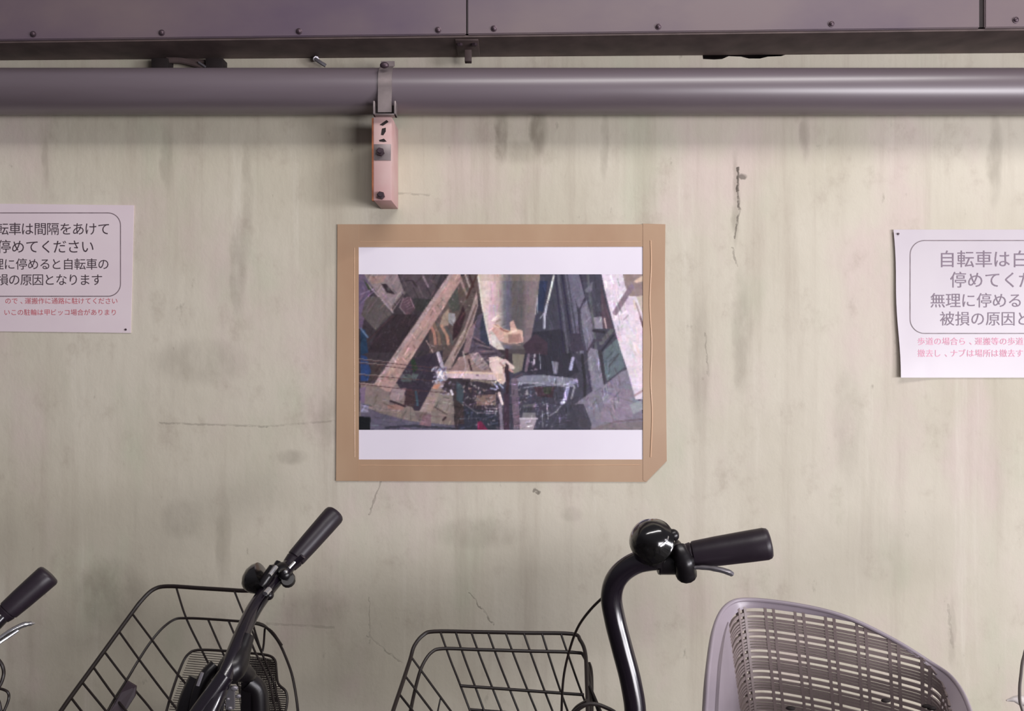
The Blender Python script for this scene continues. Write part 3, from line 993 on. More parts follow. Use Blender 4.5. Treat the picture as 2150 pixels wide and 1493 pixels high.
# coat
pt.poly([(1003, 662), (1014, 656), (1018, 680), (1028, 722), (1050, 738), (1060, 748), (1024, 752), (1028, 770), (1018, 777), (1000, 760), (984, 742), (994, 700)], (88, 78, 92))
pt.poly([(1014, 660), (1020, 690), (1028, 725), (1020, 735), (1008, 715), (1008, 680)], (56, 60, 76))
for k in range(6):
    pt.line([(992 + k * 4, 705 + k * 8), (1018 + k * 5, 722 + k * 4)], 3, ((120, 104, 110), (62, 52, 64))[k % 2])
pt.poly([(984, 742), (1004, 740), (1028, 770), (1012, 778), (1000, 768)], (156, 138, 144))
pt.speck(1000, 740, 1030, 776, 22, [(70, 56, 62), (150, 134, 138), (98, 84, 90)], (1.5, 3))
pt.line([(972, 738), (978, 765), (976, 778)], 3, (176, 158, 160)); pt.line([(984, 755), (990, 778)], 4, (70, 50, 56))
pt.poly([(1075, 742), (1102, 742), (1096, 778), (1078, 785)], (128, 122, 110)); pt.poly([(1060, 733), (1108, 733), (1102, 744), (1064, 742)], (80, 72, 76))
pt.poly([(1098, 725), (1125, 700), (1150, 720), (1150, 745), (1105, 742)], (64, 50, 62))
# cross arm
pt.poly([(915, 783), (958, 778), (1060, 783), (1062, 800), (960, 794), (920, 793)], (208, 184, 190))
pt.line([(920, 782), (975, 782), (1036, 784)], 4, (226, 196, 178)); pt.line([(1001, 788), (1004, 788)], 3, (120, 90, 112)); pt.line([(990, 799), (1040, 803)], 6, (132, 120, 112))
pt.poly([(1073, 800), (1100, 788), (1140, 787), (1205, 794), (1205, 812), (1150, 810), (1100, 806), (1080, 812)], (132, 130, 146))
pt.line([(1100, 803), (1150, 806), (1200, 806)], 2, (160, 158, 174)); pt.line([(1082, 792), (1096, 786)], 3, (88, 74, 84)); pt.line([(1100, 814), (1150, 806), (1190, 812)], 3, (128, 126, 142))
pt.poly([(1120, 812), (1165, 812), (1160, 835), (1128, 832)], (64, 46, 56)); pt.poly([(1140, 812), (1160, 812), (1155, 828), (1142, 826)], (58, 60, 54))
# insulators
pt.line([(920, 742), (928, 768)], 8, (176, 166, 182)); pt.line([(918, 742), (923, 760)], 3, (228, 218, 228))
pt.speck(908, 770, 938, 800, 60, [(226, 214, 230), (190, 186, 210), (150, 160, 190), (240, 230, 240), (110, 96, 120)], (1.5, 4))
pt.speck(926, 800, 952, 828, 18, [(220, 208, 226), (150, 140, 162), (90, 78, 96)], (1.5, 3.5)); pt.line([(947, 820), (950, 828)], 5, (232, 220, 236))
pt.line([(1203, 752), (1198, 775)], 7, (178, 174, 206)); pt.speck(1192, 795, 1212, 812, 20, [(182, 176, 208), (140, 136, 170)], (2, 4))
pt.line([(1192, 815), (1186, 840), (1180, 846)], 8, (158, 154, 190)); pt.line([(1206, 812), (1200, 836)], 4, (150, 148, 158)); pt.line([(1180, 845), (1184, 845)], 5, (226, 222, 240))
pt.line([(1178, 852), (1168, 864), (1150, 876)], 1.6, (170, 170, 180)); pt.poly([(1158, 758), (1173, 760), (1170, 785), (1162, 785)], (120, 116, 132)); pt.line([(1168, 762), (1166, 784)], 2, (156, 150, 164))
pt.line([(1133, 742), (1135, 775)], 1.6, (160, 160, 176)); pt.line([(1123, 745), (1121, 765)], 4, (196, 184, 200)); pt.line([(1110, 745), (1104, 778)], 6, (118, 102, 116))
pt.speck(1108, 745, 1128, 785, 24, [(96, 80, 94), (150, 138, 154), (60, 46, 62)], (1.5, 3))
# tangle of fittings below
pt.poly([(955, 805), (1000, 800), (1050, 810), (1060, 902), (960, 902), (958, 850)], (58, 50, 60))
pt.poly([(972, 852), (1000, 860), (1045, 866), (1048, 902), (962, 902)], (52, 54, 66))
pt.poly([(953, 820), (972, 830), (975, 890), (955, 890)], (64, 54, 56)); pt.poly([(958, 800), (974, 812), (972, 850), (958, 840)], (66, 76, 84))
pt.poly([(1000, 830), (1040, 828), (1040, 850), (1000, 852)], (126, 104, 98))
pt.speck(970, 800, 1045, 850, 80, [(150, 138, 140), (94, 84, 92), (190, 178, 182), (60, 50, 58), (126, 106, 100), (52, 58, 62)], (1.2, 3.5))
pt.speck(1000, 850, 1055, 900, 50, [(110, 100, 114), (64, 56, 68), (140, 132, 146), (88, 78, 90)], (1.2, 3))
pt.speck(1075, 815, 1140, 860, 60, [(110, 96, 112), (64, 52, 66), (150, 140, 154), (84, 72, 88)], (1.2, 3.5))
pt.speck(1130, 840, 1170, 895, 30, [(120, 120, 132), (56, 54, 64), (150, 150, 160), (80, 78, 88)], (1, 2.5))
pt.line([(1022, 863), (1045, 864)], 1.4, (180, 176, 184)); pt.line([(1024, 858), (1048, 857)], 1.4, (150, 140, 150)); pt.line([(1138, 862), (1140, 898)], 1.6, (140, 140, 150)); pt.line([(1148, 848), (1151, 880)], 2, (156, 156, 166))
pt.line([(975, 848), (1000, 866), (1040, 868)], 1.4, (130, 124, 134)); pt.line([(1107, 818), (1108, 832)], 1.6, (190, 178, 182)); pt.line([(955, 880), (1000, 878), (1006, 902)], 1.4, (84, 84, 94))
pt.poly([(1002, 886), (1010, 884), (1024, 902), (1002, 902)], (116, 42, 72))
# lower hand and the stick
pt.line([(1080, 800), (1082, 850), (1086, 902)], 14, (112, 98, 112)); pt.line([(1048, 825), (1054, 848)], 6, (216, 194, 194)); pt.line([(1050, 850), (1054, 902)], 7, (130, 120, 134))
pt.poly([(1026, 750), (1044, 748), (1062, 756), (1078, 770), (1078, 776), (1068, 774), (1054, 766), (1058, 784), (1062, 800), (1056, 808), (1046, 802), (1036, 784), (1028, 770)], (230, 206, 200))
pt.poly([(1036, 784), (1056, 784), (1060, 800), (1050, 806)], (220, 190, 180)); pt.line([(1050, 762), (1058, 770), (1058, 782)], 3, (172, 138, 132))
pt.line([(1064, 735), (1066, 800), (1064, 850), (1063, 902)], 7, (62, 44, 52)); pt.line([(1063, 830), (1064, 902)], 12, (66, 50, 64)); pt.line([(1060, 756), (1078, 772)], 6, (232, 206, 198)); pt.line([(1070, 776), (1076, 780)], 5, (196, 150, 146))
pt.line([(1030, 815), (1042, 818)], 3, (150, 156, 180)); pt.line([(1038, 806), (1046, 815)], 3, (168, 172, 200)); pt.line([(1048, 806), (1056, 814)], 3, (176, 180, 206))
# white box
pt.poly([(1098, 866), (1124, 866), (1126, 880), (1095, 880)], (128, 124, 130)); pt.line([(1100, 852), (1122, 850)], 5, (92, 92, 98)); pt.line([(1101, 860), (1116, 858)], 5, (58, 60, 66))
pt.poly([(1092, 878), (1128, 878), (1120, 902), (1092, 902)], (166, 152, 164)); pt.line([(1092, 879), (1128, 879)], 3, (212, 200, 212))

pt.streaks(753, 576, 1000, 800, 58, 420)
pt.streaks(753, 576, 1000, 800, -52, 220, (4, 14))
pt.streaks(753, 790, 960, 902, -12, 160, (5, 24))
pt.streaks(753, 790, 960, 902, 60, 90, (4, 14))
pt.streaks(1135, 576, 1300, 860, -76, 420)
pt.streaks(1180, 600, 1310, 860, 50, 160, (4, 18))
pt.streaks(1200, 800, 1350, 902, -20, 70, (8, 30), (1, 3), (.9, 1.1))
pt.streaks(960, 800, 1190, 902, 80, 300, (3, 14), (.8, 2), (.6, 1.6))
pt.streaks(960, 800, 1190, 902, 10, 220, (3, 14), (.8, 2), (.6, 1.6))
pt.streaks(1004, 580, 1130, 680, 88, 90, (6, 30), (1, 3), (.93, 1.06))
pt.streaks(985, 660, 1060, 780, 30, 110, (4, 14), (1, 2.4), (.75, 1.25))
pt.streaks(1280, 580, 1350, 830, -70, 60, (8, 30), (1, 4), (.94, 1.04))
IM = pt.result()
H_, W_ = IM.shape[:2]
me = bpy.data.meshes.new('picture')
vx = 753 + np.arange(W_ + 1) / W_ * 597
vy = 576 + np.arange(H_ + 1) / H_ * 326.5
kk = (D - .0019) / (D * 1000)
XX, YY = np.meshgrid(vx, vy)
co = np.stack([(XX - CXP) * kk, np.full(XX.shape, -.0019), CZ - (YY - CYP) * kk], -1).reshape(-1, 3)
pwl = np.array(pr.matrix_world.translation)
co -= pwl
idx = np.arange((W_ + 1) * (H_ + 1)).reshape(H_ + 1, W_ + 1)
fc = np.stack([idx[1:, :-1], idx[1:, 1:], idx[:-1, 1:], idx[:-1, :-1]], -1).reshape(-1, 4)
me.from_pydata(co.tolist(), [], fc.tolist())
ca = me.color_attributes.new('print_ink', 'FLOAT_COLOR', 'CORNER')
c01 = IM.reshape(-1, 3) / 255.
cl_ = np.where(c01 <= .04045, c01 / 12.92, ((c01 + .055) / 1.055) ** 2.4)
cl4 = np.concatenate([cl_, np.ones((len(cl_), 1))], 1)
ca.data.foreach_set('color', np.repeat(cl4, 4, axis=0).astype(np.float32).ravel())
mp_ = bpy.data.materials.new('printed_picture')
mp_.use_nodes = True
b_ = mp_.node_tree.nodes['Principled BSDF']
at = mp_.node_tree.nodes.new('ShaderNodeVertexColor')
at.layer_name = 'print_ink'
mp_.node_tree.links.new(at.outputs[0], b_.inputs['Base Color'])
b_.inputs['Roughness'].default_value = .4
b_.inputs['Specular IOR Level'].default_value = .35
me.materials.append(mp_)
pic = bpy.data.objects.new('picture', me)
COL.objects.link(pic)
pic.parent = pr

# tape strips: top, left, bottom, right (on top)
def strip(pts, off, nm='tape_strip'):
    bm = bmesh.new()
    slab(bm, pts, off, .0006)
    return build(nm, bm, M_tape, pr, smooth=False)


strip([(708, 471), (1392, 471), (1396, 518), (708, 519)], .0026)
strip([(706, 965), (1392, 965), (1357, 1012), (705, 1010)], .0026)
strip([(708.5, 472), (753, 472), (753.5, 1009.5), (705.5, 1009.5)], .0033)
strip([(1350, 469.5), (1397, 471), (1396, 600), (1398, 800), (1400, 968), (1357, 1012), (1350, 1008)], .0033)
bm = bmesh.new()
tube(bm, crm([P(1366, 505, .0036), P(1367, 560, .0036), P(1364, 640, .0036), P(1368, 720, .0036), P(1366, 800, .0036), P(1369, 870, .0036), P(1366, 960, .0036)], 6), .0013, 6)
tube(bm, crm([P(744, 520, .0035), P(744, 700, .0035), P(745, 960, .0035)], 6), .0007, 6)
tube(bm, crm([P(756, 508, .0028), P(950, 507, .0028), P(1345, 508, .0028)], 6), .0006, 6)
tube(bm, crm([P(756, 977, .0028), P(950, 978, .0028), P(1345, 976, .0028)], 6), .0006, 6)
build('tape_crease', bm, M_tape_line, pr)


# ------------------------------------------------------------------ bicycles
BG = 'bicycles parked nose to the wall'


def bike_root(head, yaw_deg, lean_deg, label):
    """head = world point of the handlebar stem top. yaw 90 = facing the wall. Root sits on the floor."""
    yaw, lean = math.radians(yaw_deg), math.radians(lean_deg)
    R = Matrix.Rotation(yaw, 4, 'Z') @ Matrix.Rotation(-lean, 4, 'X')
    # local head at (0,0,hz): choose so that floor contact is z=0
    hz = head.z / math.cos(lean)
    base = Vector(head) - (R @ Vector((0, 0, hz)))
    o = bpy.data.objects.new('bicycle', None)
    o.empty_display_size = .1
    o.matrix_world = Matrix.Translation(base) @ R
    COL.objects.link(o)
    WM[o.name] = o.matrix_world.copy()
    tag(o, label, 'bicycle', BG)
    return o, hz


def wheel(root, cx, cz, r=.315, nm='front_wheel'):
    bm = bmesh.new()
    ring = [Vector((cx + math.cos(2 * math.pi * k / 48) * (r - .018), 0, cz + math.sin(2 * math.pi * k / 48) * (r - .018))) for k in range(48)]
    tube(bm, ring, .018, 10, closed=True, up=(0, 1, 0))
    ty = build(nm, bm, M_tyre, root, local=True)
    bm = bmesh.new()
    ring = [Vector((cx + math.cos(2 * math.pi * k / 48) * (r - .040), 0, cz + math.sin(2 * math.pi * k / 48) * (r - .040))) for k in range(48)]
    tube(bm, ring, .010, 8, closed=True, up=(0, 1, 0))
    for k in range(28):
        a = 2 * math.pi * k / 28
        s = .02 * (1 if k % 2 else -1)
        tube(bm, [Vector((cx, s, cz)), Vector((cx + math.cos(a) * (r - .045), 0, cz + math.sin(a) * (r - .045)))], .001, 4)
    tube(bm, [Vector((cx, -.045, cz)), Vector((cx, .045, cz))], .012, 12)
    build('rim_and_spokes', bm, M_levergrey, ty, local=True)


def bike_lower(root, hz, paint=M_frame):
    """frame, fork, wheels and saddle, standing on the floor"""
    fx, rx, rad = .24, -.82, .315
    wheel(root, fx, rad)
    wheel(root, rx, rad, nm='rear_wheel')
    bm = bmesh.new()
    hb = Vector((.075, 0, hz - .26))
    for s in (-1, 1):
        tube(bm, crm([hb + Vector((0, s * .03, 0)), Vector((.12, s * .045, rad + .16)), Vector((fx, s * .05, rad))], 5), .010, 8)
    tube(bm, [hb + Vector((0, -.035, 0)), hb + Vector((0, .035, 0))], .014, 8)
    build('fork', bm, paint, root, local=True)
    bm = bmesh.new()
    bb = Vector((-.42, 0, .27)); stp = Vector((-.56, 0, .66))
    tube(bm, [Vector((.012, 0, hz - .07)), hb], .019, 14)
    tube(bm, crm([Vector((.03, 0, hz - .16)), Vector((-.18, 0, .44)), bb], 6), .018, 12)
    tube(bm, crm([hb + Vector((-.012, 0, .03)), Vector((-.2, 0, .34)), bb], 6), .016, 12)
    tube(bm, [bb, stp], .016, 12)
    for s in (-1, 1):
        tube(bm, [bb + Vector((0, s * .03, 0)), Vector((rx, s * .06, rad))], .009, 8)
        tube(bm, [stp + Vector((0, s * .015, -.02)), Vector((rx, s * .06, rad))], .008, 8)
    tube(bm, [bb - Vector((0, .035, 0)), bb + Vector((0, .035, 0))], .022, 12)
    build('frame', bm, paint, root, local=True)
    bm = bmesh.new()
    tube(bm, [stp, stp + Vector((-.03, 0, .10))], .013, 12)
    build('seat_post', bm, M_levergrey, root, local=True)
    bm = bmesh.new()
    tube(bm, crm([stp + Vector((.12, 0, .115)), stp + Vector((.03, 0, .115)), stp + Vector((-.05, 0, .12)), stp + Vector((-.13, 0, .13)), stp + Vector((-.15, 0, .13))], 4),
         [.02, .022, .025, .03, .038, .046, .056, .068, .078, .088, .094, .096, .095, .09, .08, .06, .03], 14, flat=.35, up=(0, 0, 1))
    build('saddle', bm, M_plastic, root, local=True)


def grip(root, a, b, r=.017, parent=None):
    bm = bmesh.new()
    lathe(bm, a, b, [(0, r * .74), (.05, r * .80), (.10, r * .86), (.115, r * .80), (.13, r * .90), (.16, r * .92), (.4, r * .99), (.75, r * 1.05), (.93, r * 1.07), (.97, r * 1.0), (.99, r * .86), (1.0, r * .5)], 28)
    return build('grip', bm, M_rubber, parent or root)


# ---- bicycle B (black wire basket, left of centre)
headB = P(408, 1575, .62)
rB, hzB = bike_root(headB, 98, 14, 'bicycle with black wire basket holding a fine mesh liner, left of the taped print')
bike_lower(rB, hzB)
bm = bmesh.new()
barB = crm([P(398, 1590, .62), P(430, 1520, .59), P(456, 1460, .57), P(483, 1395, .54), P(507, 1335, .50), P(530, 1285, .46), P(553, 1250, .43), P(577, 1220, .40), P(614, 1180, .36)], 6)
tube(bm, barB, .0118, 18)
# far arm: drops out of the picture towards the left rider side
tube(bm, crm([P(398, 1590, .62), P(330, 1700, .70), P(290, 1790, .80), P(330, 1900, .90)], 6), .0118, 14)
hbB = build('handlebar', bm, M_blackpaint, rB)
grip(rB, P(608, 1187, .366), P(706, 1076, .30), .0172, parent=hbB)
grip(rB, P(322, 1880, .885), P(360, 1990, .96), .0165, parent=hbB)
bm = bmesh.new()      # bell: dome on a small base
ax = (P(560, 1205, .40) - P(520, 1226, .40)).normalized()
cB = P(534, 1219, .41)
lathe(bm, cB + ax * .017, cB - ax * .021, [(0, .012), (.04, .0235), (.25, .0245), (.5, .0225), (.75, .0165), (.92, .008), (1, .001)], 28)
bl = build('bell', bm, M_bell, hbB)
bm = bmesh.new()
lathe(bm, P(548, 1232, .43), P(578, 1188, .41), [(0, .006), (.2, .0085), (.9, .0085), (1, .004)], 12)
build('bell_base', bm, M_plastic, bl)
bm = bmesh.new()
tube(bm, [P(566, 1208, .435), P(580, 1190, .42)], .0035, 8)
build('bell_spring', bm, M_silver, bl)
bm = bmesh.new()      # brake clamp
lathe(bm, P(583, 1213, .395), P(600, 1194, .378), [(0, .014), (.3, .0165), (.8, .0165), (1, .014)], 18)
ball(bm, P(605, 1216, .40), .0115)
ball(bm, P(599, 1207, .405), .0105)
lathe(bm, P(604, 1216, .412), P(606, 1222, .40), [(0, .010), (.6, .0115), (1, .008)], 14)
tube(bm, crm([P(576, 1205, .385), P(583, 1188, .38), P(588, 1180, .376)], 4), [.006] * 4 + [.007] * 4 + [.004], 8)
cb = build('brake_clamp', bm, M_plastic, hbB)
bm = bmesh.new()
tube(bm, crm([P(602, 1205, .41), P(611, 1193, .405), P(622, 1180, .40), P(636, 1168, .40)], 4), .0035, 8, flat=1.7)
build('brake_lever', bm, M_blackpaint, cb)
bm = bmesh.new()
ball(bm, P(600, 1201, .422), .0035); tube(bm, [P(607, 1193, .42), P(619, 1180, .412)], .0022, 8)
build('chrome_fitting', bm, M_silver, cb)
bm = bmesh.new()
tube(bm, [P(557, 1247, .45), P(566, 1237, .44)], .0045, 8)
build('chrome_clip', bm, M_silver, cb)
bm = bmesh.new()
tube(bm, crm([P(600, 1212, .40), P(575, 1236, .42), P(556, 1262, .45), P(535, 1300, .475), P(505, 1368, .52), P(476, 1440, .55), P(462, 1510, .57)], 6), .0026, 8)
ball(bm, P(565, 1250, .435), .0075)
build('brake_cable', bm, M_plastic, hbB)
# stem head under the bar
bm = bmesh.new()
tube(bm, crm([P(520, 1335, .50), P(503, 1375, .52), P(486, 1405, .535), P(474, 1425, .545)], 5), [.010, .011, .012, .013, .014, .016, .018, .019, .020, .0205, .0205, .020, .019, .018, .017, .015], 16)
tube(bm, crm([P(470, 1402, .52), P(510, 1412, .50), P(528, 1420, .48)], 4), [.016, .017, .018, .018, .017, .016, .014, .012, .006], 12, flat=.8)
tube(bm, crm([P(505, 1398, .50), P(520, 1400, .48), P(512, 1375, .48)], 4), .004, 8)
build('stem', bm, M_plastic, rB)
bm = bmesh.new()
tube(bm, [P(474, 1418, .56), P(450, 1452, .57), P(420, 1493, .58), P(395, 1530, .59)], .0125, 16)
build('head_tube', bm, M_blackpaint, rB)
bm = bmesh.new()
tube(bm, crm([P(420, 1425, .53), P(400, 1470, .54), P(385, 1530, .55)], 5), .016, 12)
tube(bm, crm([P(452, 1398, .53), P(432, 1420, .54), P(415, 1462, .55), P(405, 1530, .56)], 5), .010, 12)
box(bm, P(506, 1560, .47) , P(535, 1420, .45))
tube(bm, crm([P(520, 1430, .46), P(540, 1450, .455), P(545, 1500, .455), P(548, 1580, .455)], 5), .015, 12)
build('lamp_bracket', bm, M_plastic, rB)
bm = bmesh.new()
for (x, y) in ((470, 1452), (478, 1468), (482, 1487), (468, 1480), (448, 1428), (500, 1462), (492, 1445)):
    ball(bm, P(x, y, .56), random.uniform(.0022, .0042), (1.4, 1, 1), seg=8)
tube(bm, [P(425, 1412, .565), P(415, 1440, .57)], .0025, 6)
build('lamp_hardware', bm, M_levergrey, rB)
bm = bmesh.new()
box(bm, P(474, 1490, .525), P(494, 1440, .52))
build('lamp_shell', bm, M_levergrey, rB)

# basket B
bm = bmesh.new()
rimB = crm([P(545, 1244, .30), P(500, 1240, .275), P(420, 1235, .26), P(352, 1231, .25), P(322, 1238, .255), P(298, 1260, .27), P(275, 1290, .29), P(200, 1393, .37), P(126, 1496, .45), P(90, 1560, .50), P(92, 1620, .53),
            P(150, 1650, .55), P(330, 1662, .56), P(392, 1600, .54), P(430, 1500, .49), P(470, 1420, .43), P(512, 1335, .37), P(545, 1278, .33)], 5, closed=True)
tube(bm, rimB, .0036, 10, closed=True)
rimo = bm
bm = bmesh.new()
ringB = crm([P(545, 1309, .33), P(520, 1306, .31), P(440, 1300, .28), P(390, 1298, .275), P(366, 1301, .28), P(340, 1320, .30), P(315, 1350, .32), P(290, 1388, .345), P(266, 1428, .37), P(225, 1496, .42), P(200, 1570, .46), P(250, 1650, .49),
             P(480, 1680, .51), P(600, 1660, .50), P(630, 1590, .48), P(626, 1497, .46), P(615, 1425, .43), P(600, 1380, .405), P(583, 1345, .385), P(560, 1318, .36)], 5, closed=True)
tube(bm, ringB, .0022, 8, closed=True)
tube(bm, crm([P(527, 1310, .35), P(545, 1312, .37), P(570, 1325, .39), P(592, 1355, .405)], 5), .0018, 8)
WB = [
    [(370, 1233, .252), (391, 1298, .274), (425, 1368, .30), (450, 1420, .32), (480, 1500, .35)],
    [(437, 1301, .28), (462, 1358, .30), (500, 1440, .33), (520, 1500, .35)],
    [(480, 1304, .295), (500, 1350, .31), (540, 1440, .34)],
    [(492, 1241, .275), (510, 1285, .29), (528, 1322, .31), (550, 1372, .33), (575, 1435, .36), (590, 1500, .39)],
    [(530, 1308, .34), (548, 1365, .355), (553, 1358, .355), (556, 1320, .36)],
    [(520, 1330, .35), (537, 1372, .365), (563, 1425, .385), (580, 1500, .41)],
    [(278, 1289, .288), (320, 1345, .318), (360, 1400, .34), (412, 1462, .37), (440, 1500, .39)],
    [(250, 1326, .318), (293, 1386, .345), (337, 1445, .375), (380, 1500, .40)],
    [(219, 1368, .35), (265, 1428, .372), (312, 1483, .40), (345, 1530, .42)],
    [(196, 1401, .375), (240, 1462, .405), (275, 1505, .43)],
    [(173, 1433, .40), (220, 1490, .43), (260, 1540, .45)],
    [(150, 1466, .425), (190, 1518, .45), (230, 1570, .47)],
    [(126, 1500, .452), (170, 1560, .475), (215, 1610, .48)],
]
for wv in WB:
    tube(bm, crm([P(*q) for q in wv], 4), .0018, 8)
for k in range(6):       # wires of the rider side, down to the basket floor
    f = k / 5
    tube(bm, [P(150, 1650, .55).lerp(P(330, 1662, .56), f), P(345, 1580, .44).lerp(P(560, 1580, .44), f)], .0018, 6)
    tube(bm, [P(345, 1510, .40).lerp(P(596, 1510, .40), f), P(345, 1580, .44).lerp(P(560, 1580, .44), f)], .0018, 6)
tube(bm, [P(345, 1580, .44), P(560, 1580, .44)], .0024, 6)
bkB = build('front_basket', bm, M_wire, rB)
bm = bmesh.new()
for q in (P(380, 1580, .44), P(520, 1580, .44)):
    tube(bm, [q, headB + Vector((0, .02, -.06))], .005, 8)
build('basket_stay', bm, M_frame, rB)
build('basket_rim', rimo, M_wire, bkB)
# fine mesh floor
bm = bmesh.new()
outl = [P(345, 1510, .40), P(362, 1450, .365), P(382, 1395, .335), P(396, 1373, .325), P(415, 1365, .32), P(460, 1366, .32), P(520, 1371, .325), P(562, 1376, .33), P(577, 1386, .335), P(580, 1405, .34), P(584, 1435, .36), P(600, 1452, .37), P(603, 1475, .38), P(596, 1510, .40)]
tube(bm, crm(outl, 4), .0022, 8)
for k in range(30):
    y = 1372 + k * 4.8
    o = .323 + (y - 1368) * .00055
    xl = 404 - (y - 1366) * .385 if y > 1372 else 402
    xr = 578 + max(0, (y - 1435)) * .3
    tube(bm, crm([P(xl, y - 3, o), P((xl + xr) / 2, y + 5, o), P(xr, y + 13 if y < 1460 else y + 4, o)], 2), .00055, 4)
for k in range(26):
    x = 494 + k * 3.2
    tube(bm, [P(x, 1374 + (x - 494) * .12 + max(0, x - 560) * .6, .327), P(x + 14, 1510, .40)], .0009, 4)
for k in range(26):
    y = 1384 + k * 4.6
    tube(bm, [P(520, y, .325 + (y - 1375) * .0005), P(578 + max(0, min(22, y - 1432)), y + 3, .327 + (y - 1375) * .0005)], .0009, 4)
build('mesh_liner', bm, M_wire, bkB)
bm = bmesh.new()
slab(bm, [(267, 1431), (285, 1442), (283, 1462), (240, 1530), (210, 1530), (238, 1478)], .40, .004, offs=[.405, .395, .40, .43, .435, .415])
build('hanging_strap', bm, M_strapdark, bkB, smooth=False)

# ---- bicycle C (curved black bar, bell, black wire basket)
headC = P(1205, 1640, .80)
rC, hzC = bike_root(headC, 100, 12, 'bicycle with tall curved black handlebar, large round bell and empty black wire basket')
bike_lower(rC, hzC)
bm = bmesh.new()
barC = crm([P(1215, 1650, .79), P(1290, 1620, .765), P(1322, 1560, .752), P(1334, 1500, .745), P(1324, 1430, .74), P(1306, 1360, .735), P(1291, 1300, .73), P(1284, 1250, .73), P(1298, 1210, .735), P(1336, 1182, .74), P(1390, 1173, .742), P(1440, 1168, .745)], 7)
tube(bm, barC, .0128, 20)
tube(bm, crm([P(1215, 1650, .79), P(1120, 1680, .83), P(1080, 1780, .88), P(1090, 1850, .95)], 6), .0128, 14)
hbC = build('handlebar', bm, M_blackpaint, rC)
gC = grip(rC, P(1433, 1168, .745), P(1620, 1140, .765), .0172, parent=hbC)
grip(rC, P(1089, 1840, .945), P(1120, 1960, 1.02), .0165, parent=hbC)
bm = bmesh.new()
cC = P(1364, 1134, .765)
ax = (P(1400, 1152, .755) - P(1350, 1120, .80)).normalized()
lathe(bm, cC + ax * .012, cC - ax * .022, [(0, .015), (.03, .0262), (.16, .0272), (.22, .0258), (.5, .0235), (.72, .0175), (.9, .009), (1, .001)], 36)
bl = build('bell', bm, M_bell, hbC)
bm = bmesh.new()
lathe(bm, P(1375, 1180, .75), P(1384, 1150, .758), [(0, .012), (.6, .011), (1, .008)], 14)
ball(bm, P(1413, 1124, .765), .0072); tube(bm, [P(1413, 1124, .765), P(1404, 1146, .755), P(1396, 1160, .75)], .0052, 8)
build('bell_base', bm, M_plastic, bl)
bm = bmesh.new()
ball(bm, P(1397, 1136, .782), .0028, seg=8)
tube(bm, crm([P(1402, 1118, .772), P(1400, 1135, .782), P(1386, 1147, .785)], 4), .0014, 6)
build('bell_rivet', bm, M_silver, bl)
bm = bmesh.new()
lathe(bm, P(1378, 1178, .742), P(1386, 1177, .742), [(0, .0155), (.5, .0165), (1, .0155)], 20)
lathe(bm, P(1386, 1178, .742), P(1420, 1178, .744), [(0, .0158), (1, .0158)], 20)
build('gear_collar', bm, M_plastic, hbC)
bm = bmesh.new()
tube(bm, crm([P(1416, 1145, .748), P(1426, 1158, .758), P(1436, 1178, .762), P(1440, 1200, .758), P(1441, 1206, .755)], 5), [.008] * 4 + [.0105] * 6 + [.012] * 6 + [.0125] * 4 + [.009], 14)
lathe(bm, P(1418, 1174, .744), P(1434, 1172, .745), [(0, .0165), (.5, .018), (1, .016)], 20)
ball(bm, P(1439, 1208, .757), .0085)
cb = build('brake_clamp', bm, M_plastic, hbC)
bm = bmesh.new()
tube(bm, crm([P(1448, 1192, .762), P(1480, 1192, .77), P(1510, 1196, .778), P(1530, 1202, .782), P(1537, 1206, .782)], 5), [.0042] * 4 + [.005] * 4 + [.0058] * 6 + [.006] * 3 + [.0055] * 3 + [.0035], 12, flat=.55, up=(0, .3, 1))
build('brake_lever', bm, M_levergrey, cb)
bm = bmesh.new()
tube(bm, crm([P(1385, 1160, .73), P(1330, 1195, .70), P(1276, 1245, .66), P(1240, 1280, .63), P(1213, 1318, .60), P(1195, 1368, .58), P(1183, 1425, .57), P(1179, 1500, .57), P(1180, 1560, .58), P(1190, 1640, .62)], 6), .0018, 8)
tube(bm, crm([P(1205, 1496, .62), P(1222, 1483, .62), P(1242, 1478, .62), P(1268, 1484, .62), P(1300, 1505, .63), P(1320, 1560, .66)], 5), .0026, 8)
tube(bm, crm([P(1196, 1510, .60), P(1212, 1488, .60), P(1235, 1474, .61)], 5), .0042, 8)
build('brake_cable', bm, M_wire, hbC)
# basket C
bm = bmesh.new()
rimC = crm([P(1200, 1331, .40), P(1100, 1329, .40), P(1000, 1327, .40), P(912, 1326, .40), P(888, 1334, .405), P(870, 1356, .42), P(861, 1385, .44), P(843, 1440, .49), P(824, 1497, .54), P(806, 1560, .59), P(830, 1620, .62),
            P(1000, 1650, .64), P(1190, 1640, .62), P(1232, 1590, .59), P(1234, 1500, .53), P(1232, 1430, .475), P(1229, 1372, .43), P(1218, 1344, .41)], 5, closed=True)
tube(bm, rimC, .0031, 10, closed=True)
rimo = bm
bm = bmesh.new()
ringC = crm([P(1205, 1370, .415), P(1100, 1367, .413), P(1000, 1364, .412), P(930, 1362, .412), P(906, 1370, .418), P(888, 1395, .435), P(876, 1430, .46), P(862, 1493, .51), P(852, 1560, .56), P(880, 1620, .60), P(1000, 1640, .61),
             P(1190, 1630, .60), P(1236, 1560, .56), P(1240, 1480, .50), P(1238, 1420, .455), P(1226, 1378, .42)], 5, closed=True)
tube(bm, ringC, .0027, 8, closed=True)
tube(bm, crm([P(1237, 1392, .43), P(1241, 1405, .44), P(1243, 1430, .46), P(1243, 1500, .51)], 4), .0024, 8)
tx = [925, 957, 990, 1025, 1062, 1100, 1138, 1178]
mx = [967, 998, 1034, 1070, 1108, 1144, 1178, 1222]
